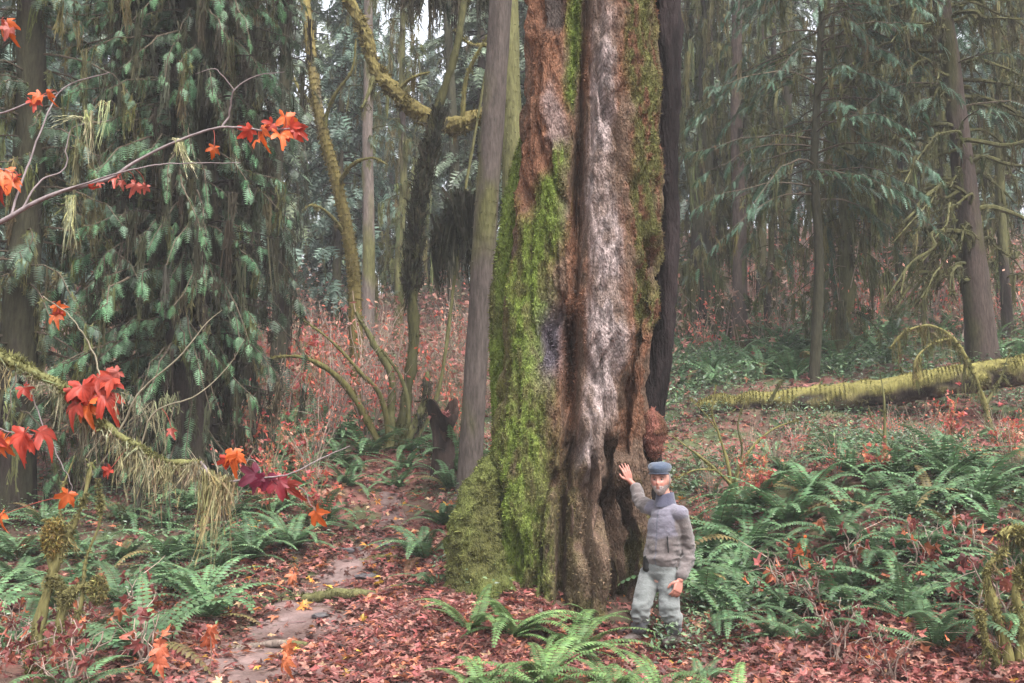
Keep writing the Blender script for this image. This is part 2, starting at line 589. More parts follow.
def giant_trunk():
    kp = np.array([-700, -300, 0, 100, 200, 300, 350, 430, 500, 560, 640])
    lobes = [  # left edge, right edge, depth offset
        ([592, 580, 575, 577, 577, 572, 566, 562, 558, 556, 552], [640, 655, 663, 662, 660, 655, 650, 640, 641, 638, 642], 0.0),
        ([548, 535, 527, 523, 516, 509, 505, 492, 484, 476, 468], [590, 592, 592, 591, 589, 586, 584, 582, 582, 584, 588], 0.12),
        ([560, 550, 548, 548, 545, 540, 535, 525, 516, 508, 500], [640, 652, 658, 657, 652, 648, 645, 640, 638, 636, 636], 0.5),
        ([590, 590, 590, 590, 590, 588, 584, 560, 540, 530, 520], [592, 592, 592, 592, 592, 592, 594, 606, 612, 614, 616], -0.28),
    ]
    n, m = 520, 420
    py = np.linspace(-560, 640, n)
    z = np.array([zpy(p) for p in py])
    th_ = np.linspace(0, 2 * np.pi, m, endpoint=False)
    ax = xpx(np.interp(py, kp, [592, 590, 588, 586, 583, 578, 574, 566, 560, 556, 552]))
    ay = np.full(n, 0.16)
    d = np.stack([np.cos(th_), np.sin(th_)], 1)
    r = np.full((n, m), 0.12)
    for lo, hi, yo in lobes:
        lo, hi = np.interp(py, kp, lo), np.interp(py, kp, hi)
        cx, rad = xpx((lo + hi) / 2), xpx((hi - lo) / 2 + 512)
        ox, oy = cx - ax, yo - ay
        b = ox[:, None] * d[None, :, 0] + oy[:, None] * d[None, :, 1]
        disc = b ** 2 - (ox ** 2 + oy ** 2 - rad ** 2)[:, None]
        rr = np.where(disc > 0, b + np.sqrt(np.maximum(disc, 0)), 0)
        r = np.maximum(r, rr)
    # ease the jumps between lobes a little
    for _ in range(5):
        r = 0.5 * r + 0.25 * (np.roll(r, 1, 1) + np.roll(r, -1, 1))
    V = np.stack([ax[:, None] + r * d[None, :, 0], TY0 + ay[:, None] + r * d[None, :, 1], np.broadcast_to(z[:, None], r.shape)], -1)
    Vf = V.reshape(-1, 3)
    qx, qy = proj(Vf)
    D = np.repeat(np.stack([d[:, 0], d[:, 1], d[:, 0] * 0], 1)[None], n, 0).reshape(-1, 3)
    fib = fbm(Vf * [5, 5, 0.9], 41, 4)
    lump = fbm(Vf * [2.4, 2.4, 1.5], 45, 3)
    fine = fbm(Vf * [17, 17, 6], 48, 3)
    ridge = 1 - np.abs(2 * fbm(Vf * [3.2, 3.2, 0.55], 52, 3) - 1)
    low = sstep(380, 560, qy)
    flake = 1 - np.abs(2 * fbm(Vf * [11, 11, 4.5], 58, 3) - 1)
    disp = (fib - 0.5) * 0.2 + (sstep(0.55, 0.95, flake) - 0.5) * 0.035 + (lump - 0.5) * (0.16 + 0.2 * low) + (fine - 0.5) * 0.07 - sstep(0.86, 0.98, ridge) * (0.09 + 0.07 * low)
    front = sstep(0.1, 0.6, -D[:, 1])
    # deep clefts and the hollow
    push = np.zeros(len(Vf))
    for pts, w, dep in (([(588, 0), (582, 110), (577, 200)], 4.0, 0.2), ([(572, 330), (571, 420), (566, 520), (563, 600)], 7, 0.42),
                        ([(612, 455), (608, 520), (612, 600)], 9, 0.5), ([(628, 470), (627, 540), (628, 600)], 5, 0.34), ([(650, 255), (640, 330), (632, 400), (626, 440)], 5, 0.34),
                        ([(590, 470), (584, 540), (588, 600)], 4, 0.24)):
        pts = np.array(pts, float)
        cx = np.interp(qy, pts[:, 1], pts[:, 0]) + (fib - 0.5) * 16
        on = sstep(pts[0, 1] - 25, pts[0, 1] + 10, qy) * (1 - sstep(pts[-1, 1] + 5, pts[-1, 1] + 40, qy))
        push = push + front * dep * gauss(qx, cx, w) * on
    push = push + front * 0.22 * gauss(qx, 549, 12) * gauss(qy, 345, 34)
    disp = disp + front * 0.1 * gauss(qx, 578, 12) * gauss(qy, 435, 26) + front * 0.1 * gauss(qx, 618, 16) * gauss(qy, 330, 40)
    Vf = Vf + D * disp[:, None]
    Vf[:, 1] += push * (1 - np.clip(1.5 * gauss(qx, 625, 13) * gauss(qy, 474, 22), 0, 1))
    # ---- colour patches of the bark and its mosses
    nz = fbm(Vf * [5, 5, 2.5], 61, 4) - 0.5
    nb = fbm(Vf * [14, 14, 5], 64, 3) - 0.5

    def band(pp, cc, hw, soft=0.75, lo=None, hi=None, namp=1.7):
        cx, w = np.interp(qy, pp, cc), np.interp(qy, pp, hw)
        k = 1 - np.abs(qx - cx) / w + nz * namp + nb * 0.5
        k = sstep(-soft * 0.4, soft, k)
        lo, hi = pp[0] if lo is None else lo, pp[-1] if hi is None else hi
        return k * sstep(lo - 14, lo + 14, qy + nz * 60) * (1 - sstep(hi - 14, hi + 14, qy + nz * 60))
    C = mixc(BROWN, RUST, sstep(-0.08, 0.12, nz))
    C = mixc(C, BROWN * 0.8, low * 0.75)
    C = mixc(C, RUST * 1.08, band([-600, 0, 190, 260], [545, 548, 545, 540], [30, 30, 26, 20]))
    C = mixc(C, np.array([0.2, 0.15, 0.14]), band([90, 130, 240], [553, 560, 560], [7, 10, 9]) * 0.8)
    C = mixc(C, DARK * 1.3, band([-600, 10, 42], [552, 552, 552], [13, 13, 9]))
    gk = np.clip(band([40, 120, 200, 250, 300, 350, 400, 450, 475], [604, 603, 602, 605, 605, 607, 600, 590, 586], [10, 14, 19, 19, 16, 17, 18, 14, 10]) + 0.5 * band([-600, 40], [604, 604], [14, 14]), 0, 1)
    streak = fbm(Vf * [30, 30, 3.5], 71, 3)
    gc = mixc(GREY * 0.5, GREY * 1.25, sstep(0.34, 0.62, streak))
    gc = mixc(gc, BROWN * 1.1, 0.5 * sstep(0.5, 0.62, fbm(Vf * [7, 7, 3], 77, 3)))
    C = np.where(gk[:, None] > 0, mixc(C, gc, gk), C)
    ol = band([-600, 0, 150, 330], [646, 645, 646, 646], [20, 19, 18, 13])
    C = mixc(C, mixc(OLIVE, RUST * 0.8, sstep(0.0, 0.15, nb)), ol)
    rs = band([180, 250, 330, 420], [570, 573, 572, 572], [7, 9, 8, 9])
    C = mixc(C, RUST * 0.95, rs)
    g1 = band([-600, 0, 60, 105], [577, 577, 574, 571], [8, 9, 8, 5])
    g2 = band([140, 200, 250, 300, 350, 400, 450, 500, 640], [566, 549, 538, 529, 522, 522, 520, 514, 505], [8, 22, 26, 24, 22, 34, 42, 48, 60], hi=640)
    gd = np.clip(sstep(0.02, 0.2, nz + 0.003 * (qx - 535)) * sstep(380, 420, qy), 0, 1)
    gcol = mixc(mixc(BRIGHT, OLIVE, sstep(-0.05, 0.14, nb)), mixc(OLIVE * 0.75, BROWN * 0.75, sstep(0, 0.2, nz)), gd)
    C = mixc(C, BRIGHT * 0.9, g1)
    C = mixc(C, gcol, g2)
    gb = sstep(-0.05, 0.1, nz) * sstep(440, 500, qy) * (1 - g2)
    C = mixc(C, OLIVE * 0.85, gb * 0.7)
    C = mixc(C, np.array([0.1, 0.085, 0.1]), np.clip(gauss(qx, 550, 12) * gauss(qy, 343, 34) * 1.4, 0, 1))
    C = mixc(C, np.array([0.16, 0.105, 0.08]), 0.6 * band([455, 500, 600], [600, 596, 592], [12, 14, 18]))
    C = C * (0.72 + 0.56 * vnoise(Vf * 26, 81))[:, None]
    moss = np.clip(g1 + g2 * (1 - 0.6 * gd) + ol + gb * 0.6 + 0.35 * rs + 0.5 * sstep(0.05, 0.15, nz) * (1 - gk), 0, 1)
    # normals
    G = Vf.reshape(n, m, 3)
    Nn = norm(np.cross(np.roll(G, -1, 1) - np.roll(G, 1, 1), np.gradient(G, axis=0))).reshape(-1, 3)
    Nn = np.where((Nn * D).sum(1, keepdims=True) < 0, -Nn, Nn)
    return Vf, grid_faces(n, m)[:, ::-1], C, Nn, moss, qy


GT = thing('giant_tree', 'huge fluted old tree trunk with bright green moss and a pale grey bark strip', 'tree', (0, 0, 0))
V, F, C, Nn, moss, qy = giant_trunk()
mb = MB()
mb.add(V, F, C)
GT_TRUNK = mb.build('trunk', M_OLD, GT)
GT_BVH = BVHTree.FromPolygons([tuple(v) for v in V], [tuple(int(i) for i in f) for f in F])
mb = MB()
sel = (moss > 0.3) & (Nn[:, 1] < 0.35) & (qy > -60)
w = np.nonzero(sel)[0]
w = rng.choice(w, 90000, p=moss[w] / moss[w].sum())
fuzz(mb, V[w], Nn[w], 0.022, C[w] * 1.12, 90000, lay=0.6, wid=0.5, var=0.2)
mb.build('moss_cover', M_MOSS, GT, False)


def stack(py, lo, hi, Y, ratio, cola, colb, amp=0.05, n=160, m=72, seed=0, stretch=(6, 6, 1.2)):
    q = np.linspace(py[0], py[-1], n)
    lo, hi = np.interp(q, py, lo), np.interp(q, py, hi)
    Yv = np.interp(q, py, Y) if np.ndim(Y) else np.full(n, Y)
    z = np.array([zpy(p, y) for p, y in zip(q, Yv)])
    cx, rad = (((lo + hi) / 2) - 512) / FPX * Yv, (hi - lo) / 2 / FPX * Yv
    a = np.linspace(0, 2 * np.pi, m, endpoint=False)
    D = np.stack([np.cos(a), np.sin(a), 0 * a], 1)
    V = np.stack([cx, Yv, z], 1)[:, None] + rad[:, None, None] * D[None] * np.array([1, ratio, 0])
    V = V.reshape(-1, 3)
    Dn = np.repeat(D[None], n, 0).reshape(-1, 3)
    f = fbm(V * stretch, 91 + seed, 4)
    g = fbm(V * 11, 93 + seed, 3)
    V = V + Dn * ((f - 0.5) * amp * 2.4 + (g - 0.5) * amp)[:, None]
    C = mixc(cola, colb, sstep(0.4, 0.62, f)) * (0.7 + 0.6 * vnoise(V * 22, 95))[:, None]
    F = grid_faces(n, m)[:, ::-1]
    # close the top and bottom
    return V, F, C, Dn


def stack_part(name, *a, fz=0, fsize=0.03, material=None, parent=None, caps=True, **k):
    V, F, C, Dn = stack(*a, **k)
    mb = MB()
    mb.add(V, F, C)
    if caps:
        m = k.get('m', 72)
        c0 = V[:m].mean(0)
        mb.add(np.vstack([V[:m], c0 + [0, 0, 0.02]]), [[i, (i + 1) % m, m] for i in range(m)], C[0] * 0.6)
    if fz:
        fuzz(mb, V, Dn, fsize, C * 1.15, fz, 1, lay=0.6)
    return mb.build(name, [material or M_OLD, M_MOSS], parent)


CH = np.array([0.028, 0.021, 0.021])
o = stack_part('charred_stem', [-560, 0, 100, 200, 330, 430, 600], [652, 654, 660, 659, 650, 632, 618], [690, 687, 686, 684, 677, 662, 652], 10.25, 0.9, CH * 0.35, CH * 0.8, amp=0.06, seed=3, material=mat('charred_wood', 0.9, 0.06, noise=0.5, nscale=12, stretch=(2, 2, 0.5), bump=0.9, bscale=20, bdist=0.05), parent=GT)
o['label'] = 'narrow blackened stem along the right edge of the old trunk'
o = stack_part('side_stem', [138, 165, 200, 230, 300, 350, 400, 430, 600], [521, 512, 502, 498, 492, 489, 490, 492, 492], [525, 525, 524, 521, 517, 514, 512, 512, 512], 10.42, 0.8, BRIGHT * 0.85, OLIVE * 0.75, amp=0.05, fz=9000, seed=7, parent=GT)
o['label'] = 'thin mossy stem at the left edge of the old trunk'
o = stack_part('root_buttress', [455, 468, 482, 505, 545, 580, 640], [488, 478, 466, 457, 451, 447, 440], [493, 496, 498, 500, 504, 508, 514], [9.98, 9.9, 9.84, 9.76, 9.66, 9.6, 9.5], 0.9, OLIVE * 0.75, mixc(BRIGHT * 0.7, BROWN, 0.25), amp=0.13, n=110, fz=9000, seed=11, stretch=(4, 4, 2.4), parent=GT)
o = stack_part('burl', [408, 416, 428, 440, 452, 460], [650, 643, 640, 640, 644, 650], [654, 662, 666, 666, 661, 654], 9.98, 1.0, np.array([0.15, 0.06, 0.045]), RUST * 0.7, amp=0.03, n=40, m=40, fz=500, seed=15, stretch=(9, 9, 9), parent=GT)
# ragged flaps of loose rusty bark
hit = GT_BVH.ray_cast(Vector((0, 0, CAMZ)), Vector(P(627, 472, 1.0) - np.array([0, 0, CAMZ])).normalized())[0]
HAND = np.array(hit) if hit is not None else P(627, 472, 9.3)
print('HAND hit', HAND)

# ------------------------------------------------------------------ other trees
def spray_template(n, w, lw, droop=0.25, fwd=0.3):
    v, f = [], []
    for i in range(n):
        s = (i + 0.4) / n
        l = w * (1 - 0.75 * s) * (0.55 + 0.9 * min(1, s * 4))
        for sg in (-1, 1):
            k = len(v)
            z = -droop * s * s
            v += [[s - lw, 0, z], [s + lw * 0.3 + l * fwd * 0.4, sg * l * 0.55, z - 0.02], [s + l * fwd + lw, sg * l, z - droop * 0.3 * l], [s + lw, 0, z]]
            f.append([k, k + 1, k + 2, k + 3] if sg < 0 else [k + 3, k + 2, k + 1, k])
    k = len(v)
    v += [[0.75, -lw, -droop * 0.56], [0.75, lw, -droop * 0.56], [1.05, 0, -droop * 1.1], [0.95, 0, -droop]]
    f.append([k, k + 3, k + 2, k + 1])
    return T_(v, f)


T_CEDAR = spray_template(8, 0.36, 0.055, 0.35)
T_HEM = spray_template(9, 0.24, 0.045, 0.2, 0.15)
T_FAR = spray_template(4, 0.42, 0.11, 0.3)


def crown(mb, z0, z1, nb, Rf, rise, droop, T, per_m, slen, col, down=0.4, wood=0.02, wcol=(0.07, 0.055, 0.04), hangn=0, hangl=0.4, hcol=(0.07, 0.065, 0.035), hangw=0.03,
          axis=None, tmin=0.15, colvar=0.3, azr=None, tipcol=None, mi=(0, 1, 2)):
    """boughs with leafy sprays (slot 0), wood (1) and hanging moss (2)"""
    t = np.linspace(0, 1, 9)
    pos, dr, cl, sz = [], [], [], []
    for b in range(nb):
        u = (b + rng.random()) / nb
        z = z0 + (z1 - z0) * u
        L = Rf(u) * rng.uniform(0.55, 1.15)
        az = rng.random() * 6.283 if azr is None else rng.uniform(*azr)
        ac = axis(z) if axis is not None else np.zeros(2)
        bend = rng.normal(0, 0.25)
        a2 = az + bend * t
        p = np.stack([ac[0] + np.cos(a2) * L * t, ac[1] + np.sin(a2) * L * t, z + rise * rng.uniform(0.5, 1.5) * L * t - droop * rng.uniform(0.6, 1.4) * L * t ** 2], 1)
        p += (rng.random((9, 3)) - 0.5) * 0.06 * L * t[:, None]
        if wood:
            wc = np.asarray(wcol) * rng.uniform(0.7, 1.3)
            tube(mb, p, np.linspace(wood * min(1.5, 0.4 + L * 0.4), wood * 0.2, 9), 5, wc, mi[1])
        m = max(2, int(L * per_m))
        tt = tmin + (1 - tmin) * rng.random(m) ** 0.8
        i = np.minimum((tt * 8).astype(int), 7)
        f = (tt * 8 - i)[:, None]
        q = p[i] * (1 - f) + p[i + 1] * f
        tg = norm(p[i + 1] - p[i])
        sd = np.cross(tg, [0, 0, 1.0]) * np.where(rng.random(m) < 0.5, -1, 1)[:, None]
        d = tg * 0.7 + sd * rng.uniform(0.1, 1.0, (m, 1)) + np.array([0, 0, -1.0]) * down * rng.uniform(0.3, 1.7, (m, 1)) + rng.normal(0, 0.12, (m, 3))
        pos.append(q)
        dr.append(d)
        sz.append(slen * rng.uniform(0.55, 1.25, m) * (1 - 0.35 * tt))
        bc = np.asarray(col) * rng.uniform(1 - colvar, 1 + colvar)
        c = np.tile(bc, (m, 1))
        if tipcol is not None:
            c = mixc(c, np.asarray(tipcol), 0.75 * sstep(0.45, 1.0, tt))
        cl.append(c)
        if hangn:
            hang(mb, p[1:], int(hangn * L) + 1, hangl, hangw, hcol, mi[2])
    pos, dr, cl, sz = map(np.concatenate, (pos, dr, cl, sz))
    n = len(pos)
    M = rot_frames(dr, rng.normal(0, 0.5, n)) * sz[:, None, None]
    mb.inst(T, pos, M, np.clip(cl * (1 + rng.normal(0, 0.18, (n, 1))), 0.004, 0.9), mi[0])


def trunk_mesh(mb, pts, r0, r1, col, mcol, moss=0.4, flare=0.5, sides=20, ring=0.18, rough=0.12, fz=0, fsize=0.03, mi=(0, 1), seed=0):
    pts = np.asarray(pts, float)
    L = np.linalg.norm(np.diff(pts, axis=0), axis=1).sum()
    n = max(10, int(L / ring))
    c = spline(pts, n)
    s = np.linspace(0, L, n)
    rad = r0 + (r1 - r0) * (s / L) ** 0.85
    rad = rad * (1 + flare * np.exp(-s / (0.35 + r0)))
    G, rg = tube_grid(c, rad, sides)
    V, Nn = G.reshape(-1, 3), rg.reshape(-1, 3)
    f = fbm(V * [5 / (r0 + 0.2), 5 / (r0 + 0.2), 1.2], 101 + seed, 3)
    V = V + Nn * ((f - 0.5) * rough * 2 * np.repeat(rad, sides))[:, None]
    k = sstep(0.72 - 0.55 * moss, 0.92 - 0.55 * moss, fbm(V * [2.2, 2.2, 0.8], 105 + seed, 3) + 0.12 * Nn[:, 0] * 0 + 0.1)
    C = mixc(col, mcol, k) * (0.7 + 0.6 * f)[:, None]
    mb.add(V, grid_faces(n, sides), C, mi[0])
    if fz:
        sel = k > 0.3
        if sel.any():
            fuzz(mb, V[sel], Nn[sel], fsize, C[sel] * 1.1, fz, mi[1], lay=0.7)
    return c


def down_pts(base, top, k=6, wob=0.05, sink=0.3):
    base, top = np.asarray(base, float), np.asarray(top, float)
    t = np.linspace(0, 1, k)[:, None]
    p = base * (1 - t) + top * t + rng.normal(0, wob, (k, 3)) * [1, 1, 0]
    p[0] = base - [0, 0, sink]
    return p


BK_BROWN, BK_GREY, BK_DARK = np.array([0.075, 0.056, 0.048]), np.array([0.125, 0.102, 0.09]), np.array([0.024, 0.018, 0.016])
MS_YEL, MS_OLV, MS_DRK = np.array([0.125, 0.112, 0.042]), np.array([0.09, 0.087, 0.038]), np.array([0.034, 0.032, 0.02])
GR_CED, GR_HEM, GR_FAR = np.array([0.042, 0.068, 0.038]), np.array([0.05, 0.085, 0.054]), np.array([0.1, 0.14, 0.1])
CR_MATS = [M_LEAF, M_BARK, M_MOSS]


def px_tree(name, label, cat, px, Y, top=None, r0=0.2, H=16, col=BK_BROWN, mcol=MS_OLV, moss=0.35, crownfn=None, group=None, fz=0, flare=0.5, r1=None, pts=None, material=None, wob=0.05, fsize=0.03):
    """tree whose trunk foot stands at column px, distance Y; top=(px,py) fixes the lean"""
    b = on_ground(px, Y)
    t = thing(name, label, cat, tuple(b), 0, group)
    if pts is None:
        if top is not None:
            q = P(top[0], top[1], Y)
            dirv = (q - b) / (q[2] - b[2])
        else:
            dirv = np.array([rng.normal(0, 0.02), rng.normal(0, 0.02), 1])
        pts = down_pts(np.zeros(3), dirv * H, 7, wob, 0.4)
    else:
        pts = np.asarray(pts, float) - b
    mb = MB()
    c = trunk_mesh(mb, pts, r0, r1 if r1 is not None else r0 * 0.35, col, mcol, moss, flare, fz=fz, fsize=fsize, seed=int(px) % 97)
    mb.build('trunk', [material or M_BARK, M_MOSS], t)
    if crownfn:
        mb = MB()
        crownfn(mb, lambda z: np.array([np.interp(z, c[:, 2], c[:, 0]), np.interp(z, c[:, 2], c[:, 1])]))
        mb.build('crown', CR_MATS, t, False)
    return t, b, c


# big dark cedar on the left, its boughs hanging to the ground
def cedar_crown(mb, ax):
    crown(mb, 1.3, 11, 200, lambda u: 1.35, 0.12, 0.6, T_CEDAR, 15, 0.27, GR_CED * 1.3, down=0.75, wood=0.022, hangn=26, hangl=0.5, hcol=MS_OLV * 0.75, axis=ax, tipcol=GR_CED * [1.5, 2.4, 1.9])
    crown(mb, 1.6, 11, 130, lambda u: 2.2 * (1 - 0.3 * u), 0.12, 0.55, T_CEDAR, 15, 0.27, GR_CED * 1.3, down=0.75, wood=0.022, hangn=22, hangl=0.5, hcol=MS_OLV * 0.8, axis=ax, tipcol=GR_CED * [1.7, 2.5, 2.0], azr=(2.2, 4.4))
    crown(mb, 0.35, 9, 150, lambda u: 1.7, 0.1, 0.75, T_CEDAR, 13, 0.24, GR_CED * 1.2, down=0.8, wood=0.02, hangn=34, hangl=0.6, hcol=MS_DRK * 1.2, axis=ax, tipcol=GR_CED * [1.7, 2.5, 1.8], azr=(3.0, 6.0))
    # inner dead curtains along the stem, coloured darker to paint in the crown's inner shade
    a = rng.random(260) * 6.283
    z = rng.uniform(0.6, 11, 260)
    for i in range(260):
        c0 = ax(z[i])
        p = np.array([[c0[0] + math.cos(a[i]) * r_, c0[1] + math.sin(a[i]) * r_, z[i] + 0.3 * r_ - 0.25 * r_ * r_] for r_ in (0.3, 0.6, 0.9, 1.25)])
        tube(mb, p, [0.02, 0.016, 0.012, 0.005], 5, BK_DARK, 1)
        hang(mb, p, 40, 0.75, 0.04, MS_DRK * 0.8, 2)


px_tree('redcedar_tree', 'big dark redcedar with drooping sprays behind the red maple leaves', 'tree', 188, 14.0, (196, 0), 0.47, 17, BK_DARK * 1.1, MS_DRK, 0.5, cedar_crown, flare=0.5)


def cedar2(mb, ax):
    crown(mb, 0.9, 10, 170, lambda u: 1.8 * (1 - 0.2 * u), 0.1, 0.5, T_CEDAR, 11, 0.27, GR_CED * [1.25, 1.25, 1.3], down=0.7, wood=0.02, hangn=26, hangl=0.5, hcol=MS_OLV * 0.95, axis=ax, tipcol=GR_CED * [1.8, 2.1, 2.2])


px_tree('redcedar_tree', 'redcedar with olive moss and pale sprays, cut by the left picture edge', 'tree', 18, 13.0, (30, 0), 0.27, 15, BK_DARK, MS_DRK, 0.6, cedar2)
px_tree('redcedar_tree', 'slimmer dark cedar trunk close to the right side of the big dark redcedar', 'tree', 246, 15.2, (252, 0), 0.17, 16, BK_DARK * 0.9, MS_DRK, 0.5,
        lambda mb, ax: crown(mb, 1.2, 11, 120, lambda u: 1.0, 0.1, 0.7, T_CEDAR, 10, 0.32, GR_CED * 0.95, down=0.9, wood=0.015, hangn=16, hangl=0.7, hcol=MS_DRK * 0.9, axis=ax, tipcol=GR_CED * 1.3))


# moss-draped trees: boughs that hang like curtains
def drape_crown(nb=110, Rr=1.1, z0=0.6, z1=11, dens=26, hl=1.1, hc=MS_DRK, green=0.5):
    def f(mb, ax):
        crown(mb, z0, z1, nb, lambda u: Rr * (1 - 0.2 * u), 0.25, 0.75, T_HEM, 3 * green + 0.5, 0.35, GR_HEM * 0.8, down=0.5, wood=0.022, wcol=MS_OLV * 0.55, hangn=dens, hangl=hl, hangw=0.045, hcol=hc, axis=ax)
    return f


px_tree('draped_tree', 'tree hung with dark moss curtains just right of the giant trunk', 'tree', 702, 24.0, (704, 0), 0.3, 15, BK_DARK * 1.1, MS_DRK * 1.1, 0.6, drape_crown(140, 1.7, 0.5, 12, 44, 1.0, MS_OLV * 0.8))
px_tree('draped_tree', 'olive tree veiled in hanging moss behind the middle of the fallen log', 'tree', 842, 20.5, (852, 0), 0.2, 13, BK_DARK * 1.3, MS_OLV * 0.7, 0.7, drape_crown(110, 1.1, 0.6, 9, 44, 0.8, MS_OLV * 0.95, 0.4))
px_tree('draped_tree', 'dark tree with ragged moss curtains between the redcedar and the yellow mossy maple', 'tree', 276, 18.0, (281, 0), 0.16, 13, BK_DARK, MS_DRK, 0.6, drape_crown(70, 0.7, 2.0, 11, 24, 1.0, MS_DRK * 0.85, 0.3))
px_tree('draped_tree', 'moss draped tree standing behind the slender grey trunk', 'tree', 456, 27.0, (446, 0), 0.2, 15, BK_DARK * 1.2, MS_DRK * 1.2, 0.6, drape_crown(40, 1.1, 3.5, 13, 12, 0.9, MS_DRK * 1.1, 0.7))

px_tree('draped_tree', 'pale olive tree veiled in moss between the smooth grey trunk and the dark vine maple', 'tree', 398, 25.0, (402, 0), 0.13, 14, BK_DARK * 1.6, MS_OLV, 0.7, drape_crown(80, 1.0, 1.5, 11, 26, 0.8, MS_OLV * 1.0, 0.5))
# trunks seen whole
px_tree('slim_tree', 'straight slender grey-brown trunk rising just left of the giant tree', 'tree', 468, 13.8, (500, 0), 0.16, 12, BK_GREY * 0.65, MS_OLV, 0.12, None, fz=1500, flare=0.35, r1=0.17, wob=0.012)
px_tree('slim_tree', 'straight brown trunk standing alone on the ferny rise right of the giant tree', 'tree', 740, 23.0, (737, 0), 0.19, 17, BK_BROWN * 0.9, MS_OLV * 0.7, 0.25, drape_crown(40, 1.1, 5, 13, 9, 0.6, MS_DRK, 0.8), flare=0.4, wob=0.02)
px_tree('slim_tree', 'thin dark trunk, left of a close pair beyond the ferny rise', 'tree', 777, 29.0, (774, 0), 0.12, 17, BK_DARK * 1.1, MS_DRK, 0.3, drape_crown(40, 1.2, 4, 13, 10, 0.7, MS_DRK * 1.2, 1.5), flare=0.3, wob=0.02)
px_tree('slim_tree', 'thicker dark trunk, right of a close pair beyond the ferny rise', 'tree', 789, 29.6, (788, 0), 0.2, 17, BK_DARK * 1.1, MS_OLV * 0.6, 0.5, drape_crown(50, 1.3, 4, 13, 10, 0.7, MS_DRK * 1.2, 1.5), flare=0.3, wob=0.02)
px_tree('slim_tree', 'grey trunk with smooth bark behind the yellow mossy maple', 'tree', 366, 23.0, (368, 0), 0.17, 16, BK_GREY * 0.85, MS_OLV, 0.25, drape_crown(30, 1.1, 5.5, 12, 6, 0.6, MS_OLV * 0.7, 1.5), flare=0.3, wob=0.02)
for px, Y, r_, lab in ((664, 30, 0.14, 'moss curtained trunk seen past the blackened stem of the giant tree'), (762, 26, 0.14, 'shaggy dark tree just left of the close pair of trunks'), (950, 24, 0.13, 'mossy tree leaning between the arched branch and the big hemlock'),(905, 25, 0.1, 'thin dark pole of a trunk left of the big hemlock'), (922, 27, 0.13, 'mossy dark trunk close behind the big hemlock on its left'), (1012, 21, 0.12, 'narrow olive trunk at the right picture edge'),
                       (872, 24, 0.12, 'slim leaning trunk beyond the log, strung with moss')):
    px_tree('slim_tree', lab, 'tree', px, Y, (px - 8 + rng.normal(0, 6), 0), r_, 14, BK_DARK * 1.2, MS_OLV * 0.7, 0.5, drape_crown(70, 1.1, 1.2, 11, 34, 0.7, MS_OLV * 0.9, 0.6), flare=0.3)


for px in (690, 728, 768, 826, 868, 898, 930, 1008):
    Yt = rng.uniform(21.5, 31)
    px_tree('small_tree', 'small crooked tree veiled in olive moss in the tangle beyond the fallen log', 'tree', px + rng.normal(0, 5), Yt, (px + rng.normal(0, 26), 0), rng.uniform(0.05, 0.1), rng.uniform(6, 12), BK_DARK * 1.3, MS_OLV * 0.8, 0.6,
            drape_crown(int(rng.integers(35, 60)), rng.uniform(0.7, 1.3), 0.8, 9, 26, 0.6, MS_OLV * rng.uniform(0.8, 1.4), 0.5), 'small mossy trees tangled beyond the fallen log', flare=0.2, wob=0.16)


# big hemlock at the right with arched mossy limbs
def hem_crown(mb, ax):
    for k in range(110):
        z = 1.6 + 9.4 * (k + rng.random()) / 92
        az = rng.choice([math.pi, math.pi, 0.0]) + rng.normal(0, 0.6)
        if math.sin(az) > 0.6:
            az = -az
        L = rng.uniform(0.9, 2.3)
        c0 = ax(z)
        tt = np.linspace(0, 1, 6)
        p = np.stack([c0[0] + math.cos(az) * L * tt, c0[1] + math.sin(az) * L * tt, z + L * (0.42 * tt - 0.95 * tt ** 2) * rng.uniform(0.5, 1.2)], 1)
        p[1:] += rng.normal(0, 0.05 * L, (5, 3))
        r_ = rng.uniform(0.028, 0.06)
        mossy_limb(mb, p, r_, 0.012, BK_DARK * 1.3, MS_OLV * rng.uniform(0.6, 1.0), 0.7, 0.04, 260, 6, 22, 1, 2, int(34 * L), 0.38, 0.03)
        for f_ in range(2):
            i = int(rng.integers(2, 5))
            e = p[i] + (p[i] - p[i - 1]) * rng.uniform(0.6, 1.5) + rng.normal(0, 0.14, 3) - [0, 0, 0.12]
            mossy_limb(mb, np.array([p[i], (p[i] + e) / 2 + rng.normal(0, 0.03, 3), e]), r_ * 0.5, 0.006, BK_DARK * 1.3, MS_OLV * 0.8, 0.7, 0.03, 60, 5, 8, 1, 2, 12, 0.3, 0.025)
    crown(mb, 4.5, 12, 60, lambda u: 2.2, 0.15, 0.5, T_HEM, 10, 0.42, GR_HEM, down=0.5, wood=0.014, hangn=6, hangl=0.35, hcol=MS_OLV * 0.7, axis=ax, tmin=0.35)




_ml = mossy_limb


def mossy_limb(mb, pts, r0, r1, cb, cm, cover=0.7, fz=0.03, nf=600, sides=8, n=None, mi_b=0, mi_m=1, hangn=0, hangl=0.3, hangw=0.03, hcol=None, bump=0.25):
    return _ml(mb, pts, r0, r1, cb, cm, cover, fz, nf, sides, n, hangn, hangl, mi_b, mi_m, hangw, hcol, bump)


px_tree('hemlock_tree', 'tall brown hemlock with arched mossy limbs behind the right end of the log', 'tree', 986, 17.5, (942, 0), 0.26, 12, BK_BROWN * 0.62, MS_OLV * 0.5, 0.15, hem_crown, flare=0.45, wob=0.03)


